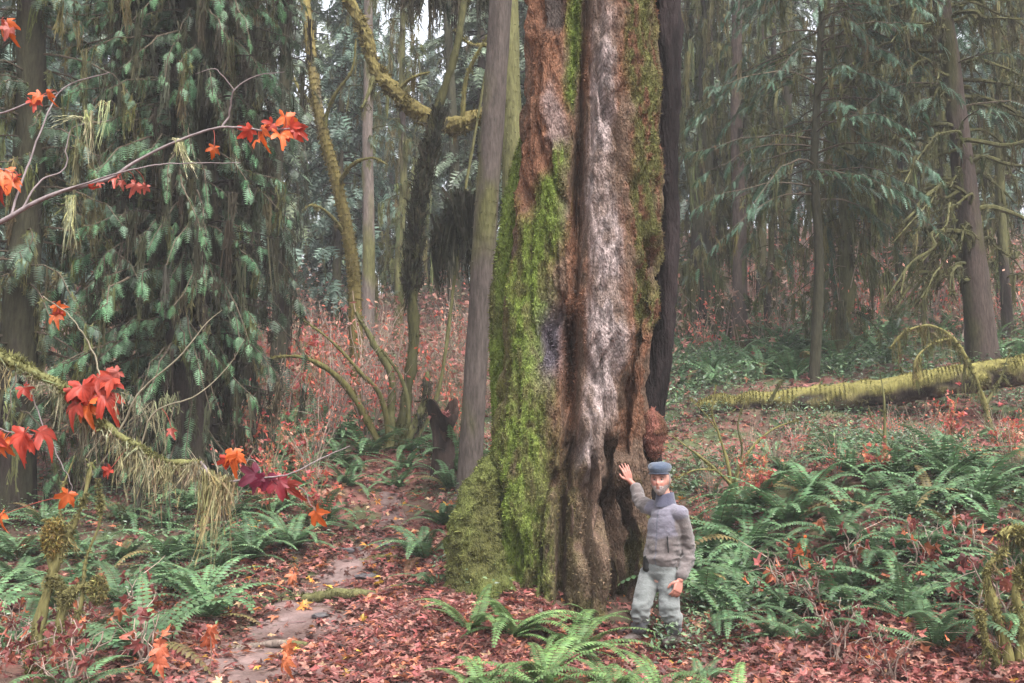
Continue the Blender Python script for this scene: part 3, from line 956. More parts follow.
def young_hem(mb, ax):
    crown(mb, 3.3, 11, 120, lambda u: 2.6 * (1 - 0.4 * u), 0.2, 0.62, T_HEM, 15, 0.33, GR_HEM * [1.0, 1.1, 1.05], down=0.5, wood=0.016, hangn=14, hangl=0.5, hcol=MS_OLV * 0.8, colvar=0.45, axis=ax, tmin=0.3, tipcol=GR_HEM * [1.05, 1.4, 1.25])


px_tree('hemlock_tree', 'young hemlock with soft blue-green drooping sprays beyond the log', 'tree', 812, 17.6, (822, 0), 0.1, 12, BK_DARK * 1.2, MS_DRK, 0.5, young_hem, flare=0.2)

# mossy maples
q = lambda px, py, Y: P(px, py, Y)
b = on_ground(358, 19.5)
px_tree('maple_tree', 'crooked maple stem wrapped in yellow moss, left of the smooth grey trunk', 'tree', 358, 19.5, None, 0.14, col=BK_GREY * 0.7, mcol=MS_YEL * [0.95, 0.85, 0.8], moss=0.8,
        pts=[b - [0, 0, 0.3], q(355, 300, 19.5), q(350, 245, 19.4), q(336, 180, 19.3), q(320, 120, 19.3), q(312, 60, 19.5), q(300, -60, 20), q(296, -200, 20.5)], fz=9000, flare=0.2, r1=0.09, fsize=0.05,
        crownfn=lambda mb, ax: [mossy_limb(mb, p - on_ground(358, 19.5), 0.05, 0.012, BK_DARK, MS_YEL, 1, 0.03, 300, 6, None, 1, 2, 22, 0.3) for p in (
            np.array([q(322, 125, 19.3), q(335, 95, 19), q(352, 70, 18.8), q(356, 40, 18.7)]), np.array([q(338, 185, 19.3), q(352, 165, 19), q(372, 158, 18.8), q(388, 165, 18.6)]),
            np.array([q(318, 110, 19.3), q(300, 90, 19.6), q(286, 60, 19.8)]), np.array([q(345, 235, 19.4), q(330, 215, 19), q(312, 205, 18.7), q(300, 214, 18.6)]))])
b = on_ground(513, 18.0)


def maple2(mb, ax):
    o = on_ground(513, 18.0)
    L = lambda *p: np.array([q(*r_) for r_ in p]) - o
    mossy_limb(mb, L((508, 105, 18), (478, 118, 17.9), (445, 126, 17.8), (415, 110, 17.7), (395, 92, 17.6), (376, 70, 17.6), (366, 34, 17.6), (343, -12, 17.6), (325, -60, 17.7)), 0.16, 0.1, BK_DARK * 1.4, MS_YEL * [0.9, 0.82, 0.8], 0.7, 0.05, 7000, 14, 70, 1, 2, 160, 0.3)
    mossy_limb(mb, L((395, 92, 17.6), (412, 78, 17.4), (430, 72, 17.3)), 0.05, 0.015, BK_DARK, MS_YEL, 1, 0.03, 500, 7, None, 1, 2, 20, 0.2)
    mossy_limb(mb, L((376, 72, 17.6), (370, 90, 17.5), (362, 108, 17.4)), 0.06, 0.02, BK_DARK, MS_OLV, 1, 0.04, 500, 7, None, 1, 2, 40, 0.35)
    mossy_limb(mb, L((462, 122, 17.8), (466, 80, 17.6), (478, 52, 17.4), (492, 30, 17.3)), 0.05, 0.015, BK_DARK, MS_YEL, 1, 0.03, 500, 7, None, 1, 2, 30, 0.25)
    mossy_limb(mb, L((510, 60, 18), (490, 46, 17.8), (470, 44, 17.6), (454, 30, 17.5)), 0.06, 0.015, BK_DARK, MS_YEL, 1, 0.03, 600, 7, None, 1, 2, 30, 0.25)
    mossy_limb(mb, L((508, 10, 18), (470, -6, 17.6), (430, -4, 17.4), (385, -8, 17.2)), 0.08, 0.03, BK_DARK, MS_DRK, 1, 0.03, 600, 7, None, 1, 2, 320, 0.65, 0.06, MS_DRK * 0.8)


px_tree('maple_tree', 'mossy maple with a thick yellow limb, half hidden by the giant trunk', 'tree', 513, 18.0, None, 0.25, col=BK_DARK * 1.2, mcol=MS_OLV, moss=0.9,
        pts=[b - [0, 0, 0.3], q(512, 330, 18), q(514, 200, 18), q(510, 100, 18), q(508, 0, 18), q(506, -120, 18)], fz=5000, r1=0.18, crownfn=maple2, flare=0.3)
# ------------------------------------------------------------------ far forest: five kinds, copied
def far_proto(kind, H, nb, Rr, col, z0, hangd, seed):
    t = thing('conifer_tree', 'tall hazy conifer deep in the forest', 'tree', (0, 0, -50))
    mb = MB()
    trunk_mesh(mb, down_pts(np.zeros(3), [rng.normal(0, 0.3), 0, H], 5, 0.08, 0.8), H * 0.012, 0.04, BK_BROWN, MS_OLV * 0.8, 0.4, 0.4, sides=10, ring=0.5, seed=seed)
    mb.build('trunk', [M_BARK, M_MOSS], t)
    mb = MB()
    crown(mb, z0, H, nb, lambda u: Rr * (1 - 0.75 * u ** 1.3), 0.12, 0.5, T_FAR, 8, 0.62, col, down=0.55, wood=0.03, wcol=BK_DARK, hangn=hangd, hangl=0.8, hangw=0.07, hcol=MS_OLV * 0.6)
    mb.build('crown', CR_MATS, t, False)
    return t


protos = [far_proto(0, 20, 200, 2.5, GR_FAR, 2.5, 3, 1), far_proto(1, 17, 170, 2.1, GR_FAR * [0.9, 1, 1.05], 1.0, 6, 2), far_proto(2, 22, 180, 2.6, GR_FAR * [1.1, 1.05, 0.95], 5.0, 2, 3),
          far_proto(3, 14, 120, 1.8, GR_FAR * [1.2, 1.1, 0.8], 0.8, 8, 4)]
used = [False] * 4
spots = [(296, 37), (340, 52)]
gaps = [(330, 14), (345, 10), (287, 9), (418, 12), (465, 8), (655, 0), (300, 8)]
for Y0, Y1, step in ((26, 32, 66), (32, 42, 52), (42, 56, 46), (56, 74, 40)):
    px = -60 + rng.random() * 30
    while px < 1090:
        Y = rng.uniform(Y0, Y1)
        w_ = 2.3 * FPX / Y
        sparse = 270 < px < 500
        if not (px > 660 and Y > 30 and rng.random() < 0.3) and not (sparse and rng.random() < (0.5 if Y < 40 else 0.0)) and not (Y < 32 and 720 < px < 1000 and rng.random() < 0.5):
            spots.append((px, Y))
        px += step * rng.uniform(0.6, 1.4)
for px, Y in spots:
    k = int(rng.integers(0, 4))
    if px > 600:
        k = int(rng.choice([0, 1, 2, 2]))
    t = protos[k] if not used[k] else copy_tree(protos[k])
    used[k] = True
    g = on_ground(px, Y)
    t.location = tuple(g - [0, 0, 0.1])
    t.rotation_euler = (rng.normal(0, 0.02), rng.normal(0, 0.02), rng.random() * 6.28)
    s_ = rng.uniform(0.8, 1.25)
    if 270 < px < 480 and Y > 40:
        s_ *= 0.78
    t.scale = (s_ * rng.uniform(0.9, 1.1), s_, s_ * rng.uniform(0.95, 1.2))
    side = 'left of the giant trunk' if px < 560 else 'right of the giant trunk'
    dep = 'first hazy conifers beyond the open slope' if Y < 42 else 'farthest pale conifers closing the view'
    t['label'] = ('hazy conifer among the first rank up the slope, ' if Y < 42 else 'pale far conifer closing the view, ') + side
    t['group'] = dep + ' ' + side
for k in range(4):
    if not used[k]:
        protos[k].location = tuple(on_ground(600, 70 + k))
        protos[k]['label'] = 'pale far conifer closing the view, right of the giant trunk'
        protos[k]['group'] = 'farthest pale conifers closing the view right of the giant trunk'

# ------------------------------------------------------------------ ferns
def frond_geo(mb, L, lift, curl, n=24, az=0.0, org=(0, 0, 0), col=(0.045, 0.09, 0.04), wid=0.125, twist=0.0, side=0.0):
    s = np.linspace(0, 1, 30)
    ang = lift - curl * s ** 1.15
    x = np.concatenate([[0], np.cumsum(np.cos(ang))])[:30] / 30 * L
    z = np.concatenate([[0], np.cumsum(np.sin(ang))])[:30] / 30 * L
    y = side * s ** 2 * L
    ca, sa = math.cos(az), math.sin(az)
    pts = np.stack([ca * x - sa * y, sa * x + ca * y, z], 1) + org
    tube(mb, pts[::3], np.linspace(0.006, 0.0015, 10) * L, 3, np.array([0.07, 0.075, 0.03]))
    u = (np.arange(n) + 1.6) / (n + 1)
    q = np.stack([np.interp(u, s, pts[:, k]) for k in range(3)], 1)
    tg = norm(np.stack([np.interp(u, s, np.gradient(pts[:, k])) for k in range(3)], 1))
    up = np.tile([0, 0, 1.0], (n, 1))
    sd = norm(np.cross(tg, up) + 1e-6)
    nr = norm(np.cross(sd, tg))
    ll = wid * L * np.minimum(1, 0.5 + u * 3) * (1 - u) ** 0.62 + 0.008
    w = L / n * 0.46
    base = np.asarray(col) * rng.uniform(0.8, 1.2)
    for sg in (-1, 1):
        l = (ll * rng.uniform(0.85, 1.1, n))[:, None]
        tip = q + sg * sd * l * math.cos(twist) + tg * l * 0.28 - nr * l * (0.22 + 0.1 * rng.random((n, 1)))
        mid = q + sg * sd * l * 0.45 + tg * l * 0.1 - nr * l * 0.03
        V = np.stack([q - tg * w * 0.5, mid - tg * w, tip, mid + tg * w, q + tg * w * 0.5], 1).reshape(-1, 3)
        F = (np.arange(n) * 5)[:, None] + np.array([[0, 1, 2, 3, 4]] if sg < 0 else [[4, 3, 2, 1, 0]])
        c = np.repeat(jit(base, n, 0.1, 0.05), 5, 0)
        mb.add(V, F, c)


FERN_G = np.array([0.072, 0.128, 0.06])
FROND_ME = []
for k in range(6):
    mb = MB()
    frond_geo(mb, 1.0, R([62, 52, 70, 42, 58, 30][k]), R([95, 80, 120, 70, 100, 55][k]), 30, col=FERN_G * [1, 1.0, 1], side=[-0.1, 0.08, 0, 0.12, -0.06, 0.1][k])
    FROND_ME.append(mb.mesh('frond', M_FERN, False))
FROND_YG = []
for k in range(4):
    mb = MB()
    frond_geo(mb, 1.0, R([60, 50, 70, 38][k]), R([95, 75, 115, 70][k]), 30, col=FERN_G * [1.2, 1.15, 0.85], side=[-0.1, 0.08, 0, 0.12][k])
    FROND_YG.append(mb.mesh('frond', M_FERN, False))
mb = MB()
frond_geo(mb, 1.0, R(25), R(75), 24, col=np.array([0.12, 0.06, 0.035]))
FROND_DEAD = mb.mesh('frond', M_FERN, False)


def near_fern(loc, size, nf, label, group, lean=0.0):
    t = thing('sword_fern', label, 'fern', tuple(loc), 0, group)
    a0 = rng.random() * 6.28
    for i in range(nf):
        dead = i >= nf - 1 and rng.random() < 0.6
        o = link('frond', FROND_DEAD if dead else (FROND_YG[int(rng.integers(0, 4))] if label.startswith('bright') else FROND_ME[int(rng.integers(0, 6))]), t)
        o.rotation_euler = (rng.normal(0, 0.08), rng.normal(0, 0.16), a0 + i * 2.4 + rng.normal(0, 0.25))
        s_ = size * 1.22 * rng.uniform(0.72, 1.12)
        o.scale = (s_, s_ * rng.uniform(0.9, 1.15), s_ * rng.uniform(0.85, 1.1))
        o.location = (rng.normal(0, 0.02), rng.normal(0, 0.02), -0.02)
    return t


def fern_mesh(nf, n, g=1.0):
    mb = MB()
    a0 = rng.random() * 6
    for i in range(nf):
        frond_geo(mb, rng.uniform(0.7, 1.1), R(rng.uniform(35, 70)), R(rng.uniform(60, 120)), n, a0 + i * 2.4, col=FERN_G * g * (1 if rng.random() < 0.93 else np.array([1.8, 0.8, 0.7])), side=rng.normal(0, 0.08))
    return mb.mesh('sword_fern', M_FERN, False)


FERN_ME = [fern_mesh(13, 20), fern_mesh(11, 20, 1.1), fern_mesh(15, 18, 0.95), fern_mesh(9, 18, 1.05), fern_mesh(12, 18, 1.2)]
FERN_XY = []


def fern_ok(x, y, trail=0.75, sp=0.0):
    if y < 14 and abs(x - trail_x(y)) < trail:
        return False
    if math.hypot((x - 0.45) / 1.15, (y - 10.1) / 1.0) < 1.0:
        return False
    if math.hypot(x - MANX, y - MANY) < 0.42:
        return False
    if sp and any((x - a) ** 2 + (y - b_) ** 2 < sp * sp for a, b_ in FERN_XY):
        return False
    return True


MANY = HAND[1] - 0.46
MANX = (662 - 512) / FPX * MANY
MANZ = th(MANX, MANY)
near = [  # px, py of the fern's foot, size, fronds, zone
    (512, 640, 0.72, 15, 0), (470, 632, 0.6, 11, 0), (575, 655, 0.7, 14, 0), (545, 690, 0.72, 15, 0), (612, 706, 0.6, 15, 0), (662, 716, 0.55, 14, 0), (590, 624, 0.42, 10, 0), (480, 700, 0.55, 11, 0), (735, 712, 0.55, 11, 0),
    (706, 648, 0.7, 14, 1), (725, 620, 0.75, 14, 1), (700, 684, 0.42, 10, 1), (760, 600, 0.75, 13, 1), (738, 575, 0.8, 13, 1), (775, 640, 0.6, 11, 1),
    (815, 640, 0.62, 12, 2), (850, 590, 0.8, 14, 2), (905, 620, 0.7, 13, 2), (935, 650, 0.75, 13, 2), (965, 600, 0.85, 14, 2), (880, 560, 0.8, 13, 2), (1000, 640, 0.65, 11, 2), (800, 570, 0.75, 12, 2), (925, 560, 0.8, 13, 2), (1010, 570, 0.8, 12, 2), (840, 540, 0.75, 12, 2),
    (120, 600, 0.75, 13, 3), (60, 610, 0.75, 13, 3), (20, 640, 0.7, 12, 3), (170, 585, 0.7, 12, 3), (85, 655, 0.6, 11, 3), (250, 560, 0.8, 13, 3), (215, 570, 0.7, 12, 3), (20, 580, 0.8, 12, 3), (245, 700, 0.45, 9, 3), (130, 640, 0.55, 10, 3), (70, 700, 0.6, 10, 3), (290, 548, 0.75, 12, 3),
    (425, 560, 0.75, 12, 4), (440, 590, 0.6, 11, 4), (405, 510, 0.8, 12, 4), (445, 525, 0.7, 12, 4), (430, 497, 0.75, 12, 4)]
ZN = [('bright green sword fern at the foot of the giant trunk in front', 'ferns at the foot of the giant trunk'), ('sword fern crowding round the legs of the standing man', 'ferns around the man'),
      ('sword fern on the bank of red leaves right of the man', 'ferns on the near right bank'), ('sword fern on the shady bank left of the muddy trail', 'ferns left of the trail'),
      ('sword fern between the muddy trail and the giant trunk', 'ferns between trail and trunk')]
for px, py, sz, nf, zn in near:
    g = ground_at(px, py)
    if zn != 0 and not fern_ok(g[0], g[1], 0.6):
        continue
    FERN_XY.append((g[0], g[1]))
    near_fern(g, sz, nf, *ZN[zn])
# ferns farther off, one mesh each
cnt = 0


def far_ferns(n, xr, yr, size, label, group, sp=0.55, pxr=None):
    k = tries = 0
    while k < n and tries < n * 30:
        tries += 1
        px = rng.uniform(*xr)
        Y = rng.uniform(*yr)
        g = on_ground(px, Y)
        if not fern_ok(g[0], g[1], 0.85, sp):
            continue
        FERN_XY.append((g[0], g[1]))
        o = link('sword_fern', FERN_ME[int(rng.integers(0, 5))])
        o.location = tuple(g - [0, 0, 0.03])
        o.rotation_euler = (rng.normal(0, 0.1), rng.normal(0, 0.1), rng.random() * 6.28)
        s_ = size * 1.25 * rng.uniform(0.7, 1.2)
        o.scale = (s_, s_, s_ * rng.uniform(0.85, 1.1))
        tag(o, label, 'fern', group)
        k += 1


far_ferns(88, (690, 1040), (9.0, 12), 0.8, 'sword fern on the slope between the near right bank and the fallen log', 'ferns below the fallen log', 0.48)
far_ferns(44, (690, 1040), (12, 14.4), 0.46, 'sword fern on the slope between the near right bank and the fallen log', 'ferns below the fallen log')
far_ferns(48, (670, 900), (18, 25), 0.85, 'pale green fern on the rise beyond the fallen log', 'ferns beyond the fallen log')
far_ferns(46, (225, 460), (12.6, 17.5), 0.75, 'blue-green sword fern around the mossy shrub and stump up the slope', 'ferns up the slope on the left')
far_ferns(36, (-10, 225), (8.6, 13.2), 0.8, 'sword fern in the shade under the big dark redcedar', 'ferns under the redcedar')
far_ferns(10, (905, 1040), (17.5, 22), 0.8, 'fern at the foot of the big hemlock behind the log', 'ferns by the big hemlock')

# ------------------------------------------------------------------ fallen log
o = P(866, 394, 16.0)
LG = thing('fallen_log', 'long fallen tree trunk padded with yellow-green moss, lying across the right slope', 'log', (o[0], o[1], o[2]))
pts = np.array([P(700, 408, 16.7), P(760, 404, 16.5), P(866, 394, 16.0), P(960, 380, 15.5), P(1030, 369, 15.1), P(1140, 350, 14.6)]) - o
c = spline(pts, 120)
rad = np.interp(np.linspace(0, 1, 120), [0, 0.04, 0.3, 1], [0.14, 0.18, 0.215, 0.245])
G, rg = tube_grid(c, rad, 40)
V, Nn = G.reshape(-1, 3), rg.reshape(-1, 3)
f = fbm(V * [4, 6, 6], 201, 4)
V = V + Nn * ((f - 0.5) * 0.13)[:, None]
k = sstep(-0.3, 0.35, Nn[:, 2] * 0.75 + (f - 0.5) * 2.2 + 0.12)
C = mixc(mixc(BK_DARK, BK_BROWN * 1.2, sstep(0.4, 0.6, f)), MS_YEL * [1.1, 1.1, 1.0], k) * (0.75 + 0.5 * vnoise(V * 15, 203))[:, None]
mb = MB()
mb.add(V, grid_faces(120, 40), C)
mb.add(np.vstack([V[:40], V[:40].mean(0) + [0.03, 0, 0]]), [[(i + 1) % 40, i, 40] for i in range(40)], np.array([0.2, 0.13, 0.09]))
mb.build('trunk', M_BARK, LG)
mb = MB()
s_ = k > 0.3
w_ = s_ * np.clip(vnoise(V * 5, 207) - 0.2, 0.03, 1) ** 2
j_ = rng.choice(len(V), 24000, p=w_ / w_.sum())
fuzz(mb, V[j_], Nn[j_], 0.028, C[j_] * 1.1, 24000, lay=0.9, wid=0.5)
hang(mb, c + [0, -0.2, -0.06], 330, 0.2, 0.025, MS_OLV * 0.8, spread=0.05)
mb.build('moss_cover', M_MOSS, LG, False)
for px, py, a, l in ((770, 402, 0.3, 0.35), (905, 386, -0.2, 0.3)):
    mb = MB()
    b = P(px, py, 16) - o
    mossy_limb(mb, np.array([b, b + [a * 0.3, -0.1, l * 0.6], b + [a * 0.6, -0.15, l]]), 0.035, 0.015, BK_BROWN, MS_OLV, 0.6, 0.03, 200)
    mb.build('branch_stub', [M_BARK, M_MOSS], LG)

# ------------------------------------------------------------------ stump
b = on_ground(443, 14.6)
ST = thing('tree_stump', 'dark hollow broken stump with red leaves in its ragged top, beside the slender trunk', 'stump', tuple(b))
n, m = 46, 48
zz = np.linspace(-0.15, 0.98, n)
a = np.linspace(0, 2 * np.pi, m, endpoint=False)
rr = 0.14 + 0.08 * np.exp(-(zz + 0.15) / 0.2) + 0.1 * sstep(0.6, 1.0, zz)
jag = 0.14 * np.sin(a * 2 + 0.4) + 0.16 * (vnoise(np.stack([np.cos(a) * 2.5, np.sin(a) * 2.5, a * 0], 1), 9) - 0.5)
Z = zz[:, None] + jag[None] * sstep(0.3, 1.0, zz)[:, None]
V = np.stack([rr[:, None] * np.cos(a), rr[:, None] * np.sin(a), Z], -1).reshape(-1, 3)
D = np.repeat(np.stack([np.cos(a), np.sin(a), a * 0], 1)[None], n, 0).reshape(-1, 3)
f = fbm(V * [7, 7, 1.6], 211, 4)
V = V + D * ((f - 0.5) * 0.16)[:, None]
mb = MB()
mb.add(V, grid_faces(n, m)[:, ::-1], mixc(np.array([0.015, 0.011, 0.01]), np.array([0.04, 0.027, 0.023]), sstep(0.4, 0.6, f)))
inn = np.concatenate([V[-m:], V[-m:] * [0.75, 0.75, 1], V[-m:] * [0.6, 0.6, 1] - [0, 0, 0.35], V[-m:] * [0.1, 0.1, 0] + [0, 0, 0.45]])
mb.add(inn, grid_faces(4, m)[:, ::-1], np.array([0.04, 0.025, 0.02]))
mb.build('trunk', M_BARK, ST)
mb = MB()
p = rng.normal(0, 0.07, (60, 3)) * [1, 1, 0.4] + [0, 0, 0.88]
mb.inst(T_MAPLE, p, rot_frames(rand_dirs(60)) * 0.08, jit([0.24, 0.07, 0.065], 60))
mb.build('leaf_litter', M_RED, ST, False)


# ------------------------------------------------------------------ vine maples and other mossy stems
def stems_thing(name, label, cat, base, stems, group=None, cb=BK_DARK, cm=MS_OLV, **kw):
    """a shrub of mossy stems, each one a part of its own"""
    t = thing(name, label, cat, tuple(base), 0, group)
    for st in stems:
        pts, r0, r1 = np.array(st[0], float) - base, st[1], st[2]
        d = dict(cover=0.75, fz=0.03, nf=700, sides=9, hangn=0, hangl=0.3)
        d.update(kw)
        if len(st) > 3:
            d.update(st[3])
        mb = MB()
        mossy_limb(mb, pts, r0, r1, d.pop('cb', cb), d.pop('cm', cm), **d)
        mb.build('stem', [M_BARK, M_MOSS], t)
    return t


Y = 16.0
b = on_ground(388, Y)
F_ = lambda *p: [P(*r_) for r_ in p]
stems_thing('vine_maple', 'vine maple of dark mossy stems fanning from one foot, hung with long moss', 'shrub', b, [
    (F_((384, 465, Y), (375, 435, Y), (345, 385, Y - .2), (315, 362, Y - .4), (285, 356, Y - .6), (254, 364, Y - .8)), 0.075, 0.015, dict(cm=MS_YEL * 0.9)),
    (F_((389, 468, Y), (391, 420, Y), (391, 375, Y), (372, 340, Y), (356, 312, Y)), 0.1, 0.03),
    (F_((396, 466, Y), (412, 430, Y), (424, 402, Y), (427, 372, Y)), 0.085, 0.045),
    (F_((396, 462, Y), (406, 400, Y), (414, 340, Y), (413, 290, Y), (420, 200, Y), (436, 115, Y), (455, 55, Y), (468, -20, Y + .3)), 0.1, 0.06, dict(cm=MS_OLV * 0.55, nf=2500)),
    (F_((392, 462, Y), (382, 400, Y - .2), (360, 372, Y - .4), (330, 340, Y - .5), (292, 312, Y - .6)), 0.05, 0.012, dict(cm=MS_YEL * 0.8)),
    (F_((394, 464, Y), (408, 420, Y - .3), (402, 380, Y - .4), (382, 350, Y - .5)), 0.05, 0.015),
    (F_((398, 466, Y), (436, 400, Y + .1), (452, 300, Y + .1), (464, 200, Y), (474, 140, Y), (488, 60, Y)), 0.035, 0.02, dict(nf=300)),
])
vm = COL.objects[-8] if False else [x for x in COL.objects if x.name.startswith('vine_maple')][0]
mb = MB()
H1 = np.array(F_((440, 105, Y), (428, 150, Y), (418, 200, Y), (413, 250, Y), (411, 285, Y))) - b
hang(mb, spline(H1, 30), 2600, 0.42, 0.045, MS_DRK * 0.8, spread=0.085)
hang(mb, spline(np.array(F_((462, 195, Y), (470, 200, Y), (476, 215, Y))) - b, 10), 700, 1.0, 0.05, MS_DRK * 0.55, spread=0.14)
hang(mb, spline(np.array(F_((458, 205, Y), (446, 222, Y), (436, 250, Y))) - b, 10), 420, 0.7, 0.05, MS_DRK * 0.55, spread=0.1)
hang(mb, spline(np.array(F_((427, 375, Y), (424, 402, Y), (415, 425, Y))) - b, 10), 200, 0.3, 0.04, MS_DRK, spread=0.05)
mb.build('hanging_moss', M_MOSS, vm, False)

Y = 10.9
b = ground_at(733, 502)
Y = b[1]
stems_thing('bare_shrub', 'small leafless shrub of forked pale mossy twigs just right of the man in the cap', 'shrub', b, [
    (F_((736, 508, Y), (733, 488, Y), (716, 470, Y - .1), (698, 455, Y - .2), (672, 436, Y - .2)), 0.03, 0.01, dict(cm=MS_YEL)),
    (F_((733, 500, Y), (728, 465, Y), (718, 432, Y), (712, 412, Y), (716, 385, Y)), 0.026, 0.006, dict(cm=MS_YEL)),
    (F_((736, 500, Y), (738, 470, Y), (752, 448, Y), (772, 430, Y), (797, 420, Y)), 0.024, 0.007, dict(cm=MS_YEL)),
    (F_((718, 432, Y), (706, 415, Y), (690, 398, Y)), 0.012, 0.004, dict(cm=MS_YEL, nf=150)),
    (F_((732, 486, Y), (742, 452, Y - .1), (738, 425, Y - .2), (745, 400, Y - .2)), 0.018, 0.005, dict(cm=MS_OLV)),
    (F_((716, 470, Y - .1), (696, 470, Y - .3), (676, 478, Y - .4)), 0.014, 0.005, dict(cm=MS_YEL, nf=250)),
], cb=BK_BROWN, nf=500, fz=0.018, sides=7)
b = ground_at(992, 440)
Y = b[1]
stems_thing('arched_shrub', 'arching mossy branch trailing pale moss in front of the big hemlock', 'shrub', b, [
    (F_((995, 448, Y), (985, 405, Y), (972, 370, Y), (952, 338, Y), (930, 326, Y), (905, 332, Y), (890, 348, Y)), 0.04, 0.018, dict(cm=MS_YEL * 0.9, hangn=700, hangl=0.3, hangw=0.012, nf=2500)),
    (F_((952, 338, Y), (930, 345, Y - .1), (915, 362, Y - .2), (918, 385, Y - .2)), 0.022, 0.01, dict(cm=MS_YEL * 0.9, hangn=240, hangl=0.25, hangw=0.012)),
    (F_((985, 405, Y), (1000, 380, Y), (1010, 350, Y)), 0.03, 0.01, dict(cm=MS_OLV)),
], fz=0.025, cb=BK_BROWN)
b = ground_at(885, 480)
Y = b[1]
stems_thing('dead_sapling', 'thin dark dead stem standing in front of the fallen log', 'sapling', b, [
    (F_((886, 482, Y), (885, 440, Y), (884, 400, Y), (880, 372, Y)), 0.025, 0.008), (F_((885, 440, Y), (874, 425, Y), (868, 405, Y)), 0.01, 0.004)], nf=60, cover=0.2, cb=BK_DARK)
b = ground_at(1012, 668)
Y = b[1]
stems_thing('mossy_bush', 'bush of yellow moss-coated stems at the lower right corner', 'shrub', b, [
    (F_((1012, 690, Y), (1004, 640, Y), (992, 600, Y), (988, 570, Y), (1005, 548, Y)), 0.045, 0.02, dict(hangn=160)),
    (F_((1020, 690, Y), (1022, 630, Y), (1016, 590, Y), (1030, 560, Y)), 0.05, 0.025, dict(hangn=160)),
    (F_((1006, 690, Y), (996, 660, Y - .1), (985, 640, Y - .2), (980, 612, Y - .2)), 0.035, 0.015, dict(hangn=100)),
    (F_((1030, 540, Y), (1010, 530, Y), (1000, 536, Y)), 0.045, 0.035, dict(hangn=60)),
    (F_((1030, 690, Y), (1034, 600, Y), (1030, 540, Y)), 0.05, 0.04, {}),
], cm=MS_YEL, cover=0.9, nf=3500, fz=0.026, hangl=0.16, hangw=0.014)
Y = ground_at(45, 690)[1]
b = ground_at(45, 690)
stems_thing('mossy_sapling', 'mossy forked sapling with a round moss tuft at the lower left corner', 'sapling', b, [
    (F_((38, 700, Y), (36, 655, Y), (40, 620, Y), (52, 575, Y), (66, 540, Y), (82, 505, Y), (92, 462, Y)), 0.06, 0.012, dict(hangn=120)),
    (F_((40, 690, Y), (55, 640, Y), (62, 600, Y), (50, 560, Y), (46, 520, Y)), 0.045, 0.02, {}),
    (F_((58, 628, Y), (75, 590, Y), (98, 588, Y), (104, 592, Y)), 0.03, 0.03, dict(hangn=60)),
    (F_((62, 650, Y), (80, 610, Y), (86, 560, Y), (100, 520, Y), (98, 480, Y)), 0.022, 0.007, {}),
    (F_((66, 540, Y), (60, 500, Y), (75, 455, Y)), 0.015, 0.005, dict(nf=300)),
], cm=MS_YEL * [0.9, 0.92, 1.0], cover=0.9, nf=3200, fz=0.02, hangl=0.14, hangw=0.012, cb=BK_BROWN)
sap = [x for x in COL.objects if x.name.startswith('mossy_sapling')][0]
for px, py, r_ in ((54, 538, 0.1), (98, 590, 0.07), (36, 660, 0.09)):
    mb = MB()
    d_ = rand_dirs(2600)
    d_[:, 2] *= 1.3
    fuzz(mb, P(px, py, Y) - b + d_ * r_ * rng.uniform(0.6, 1, (2600, 1)) * [1, 1, 1.25], d_, 0.028, MS_YEL * [1.15, 0.95, 0.8] if r_ > 0.09 else MS_YEL, 2600, lay=1.0)
    mb.build('moss_tuft', M_MOSS, sap, False)

# ------------------------------------------------------------------ red-leaved maple boughs hanging in from the left
ORANGE, RED, MAROON, PINK = np.array([0.5, 0.1, 0.02]), np.array([0.36, 0.042, 0.024]), np.array([0.11, 0.018, 0.035]), np.array([0.4, 0.1, 0.075])


def leaf_part(t, base, px, py, Y, size, col, droop=0.75, k=None):
    mb = MB()
    p = P(px, py, Y) - base
    d = np.array([rng.normal(0, 0.5), rng.normal(-0.25, 0.3), -droop])
    M = rot_frames(d[None], np.array([rng.normal(0, 0.5)]), (0, -1, 0.3)) * size
    T = T_MAPLE_HI[int(rng.integers(0, 4))]
    c = np.asarray(col) * rng.uniform(0.75, 1.2)
    n = len(T[0])
    V = np.einsum('ij,tj->ti', M[0], T[0]) + p
    vc = c * (1 + rng.normal(0, 0.1, (n, 1)))
    vc[0] *= 0.8
    mb.add(V, T[1], np.clip(vc, 0, 0.9))
    allp = np.concatenate(TWP[t.name])
    e = allp[np.argmin(((allp - p) ** 2 * [1, 0.6, 1]).sum(1))]
    e = e if np.linalg.norm(e - p) < 0.4 else p + [0.02, 0.01, size * 0.45]
    tube(mb, spline(np.array([p, p * .5 + e * .5 + [0.004, 0, 0.012], e]), 8), 0.0022, 5, np.array([0.22, 0.05, 0.035]))
    return mb.build('leaf', M_RED, t, True)


# thin bough
b = np.array([-2.95, 4.7, th(-2.95, 4.7)])
VA = thing('maple_sapling', 'thin grey maple bough hung with small orange and pink leaves at upper left', 'tree', tuple(b))
TW = np.array([0.17, 0.14, 0.14])
TWP = {}
mb = MB()
tr_pts = np.array([b - [0, 0, 0.2], b + [0.02, 0, 1.2], P(-95, 262, 4.65), b + [0.05, 0.05, 3.2], b + [0.3, 0.1, 4.4], b + [0.35, 0.1, 5.4]]) - b
trunk_mesh(mb, tr_pts, 0.045, 0.02, BK_GREY, MS_OLV, 0.4, 0.3, sides=12, ring=0.06)
mb.build('trunk', [M_BARK, M_MOSS], VA)
Y = 4.5


def twig(t, base, pts, r0, r1, col=TW):
    mb = MB()
    c = spline(np.array(pts) - base, len(pts) * 8)
    c = c + (vnoise(c * 30, 5)[:, None] - 0.5) * 0.012
    TWP.setdefault(t.name, []).append(c)
    tube(mb, c, np.linspace(r0, r1, len(c)), 7, col)
    return mb.build('branch', M_SMOOTHBARK, t)


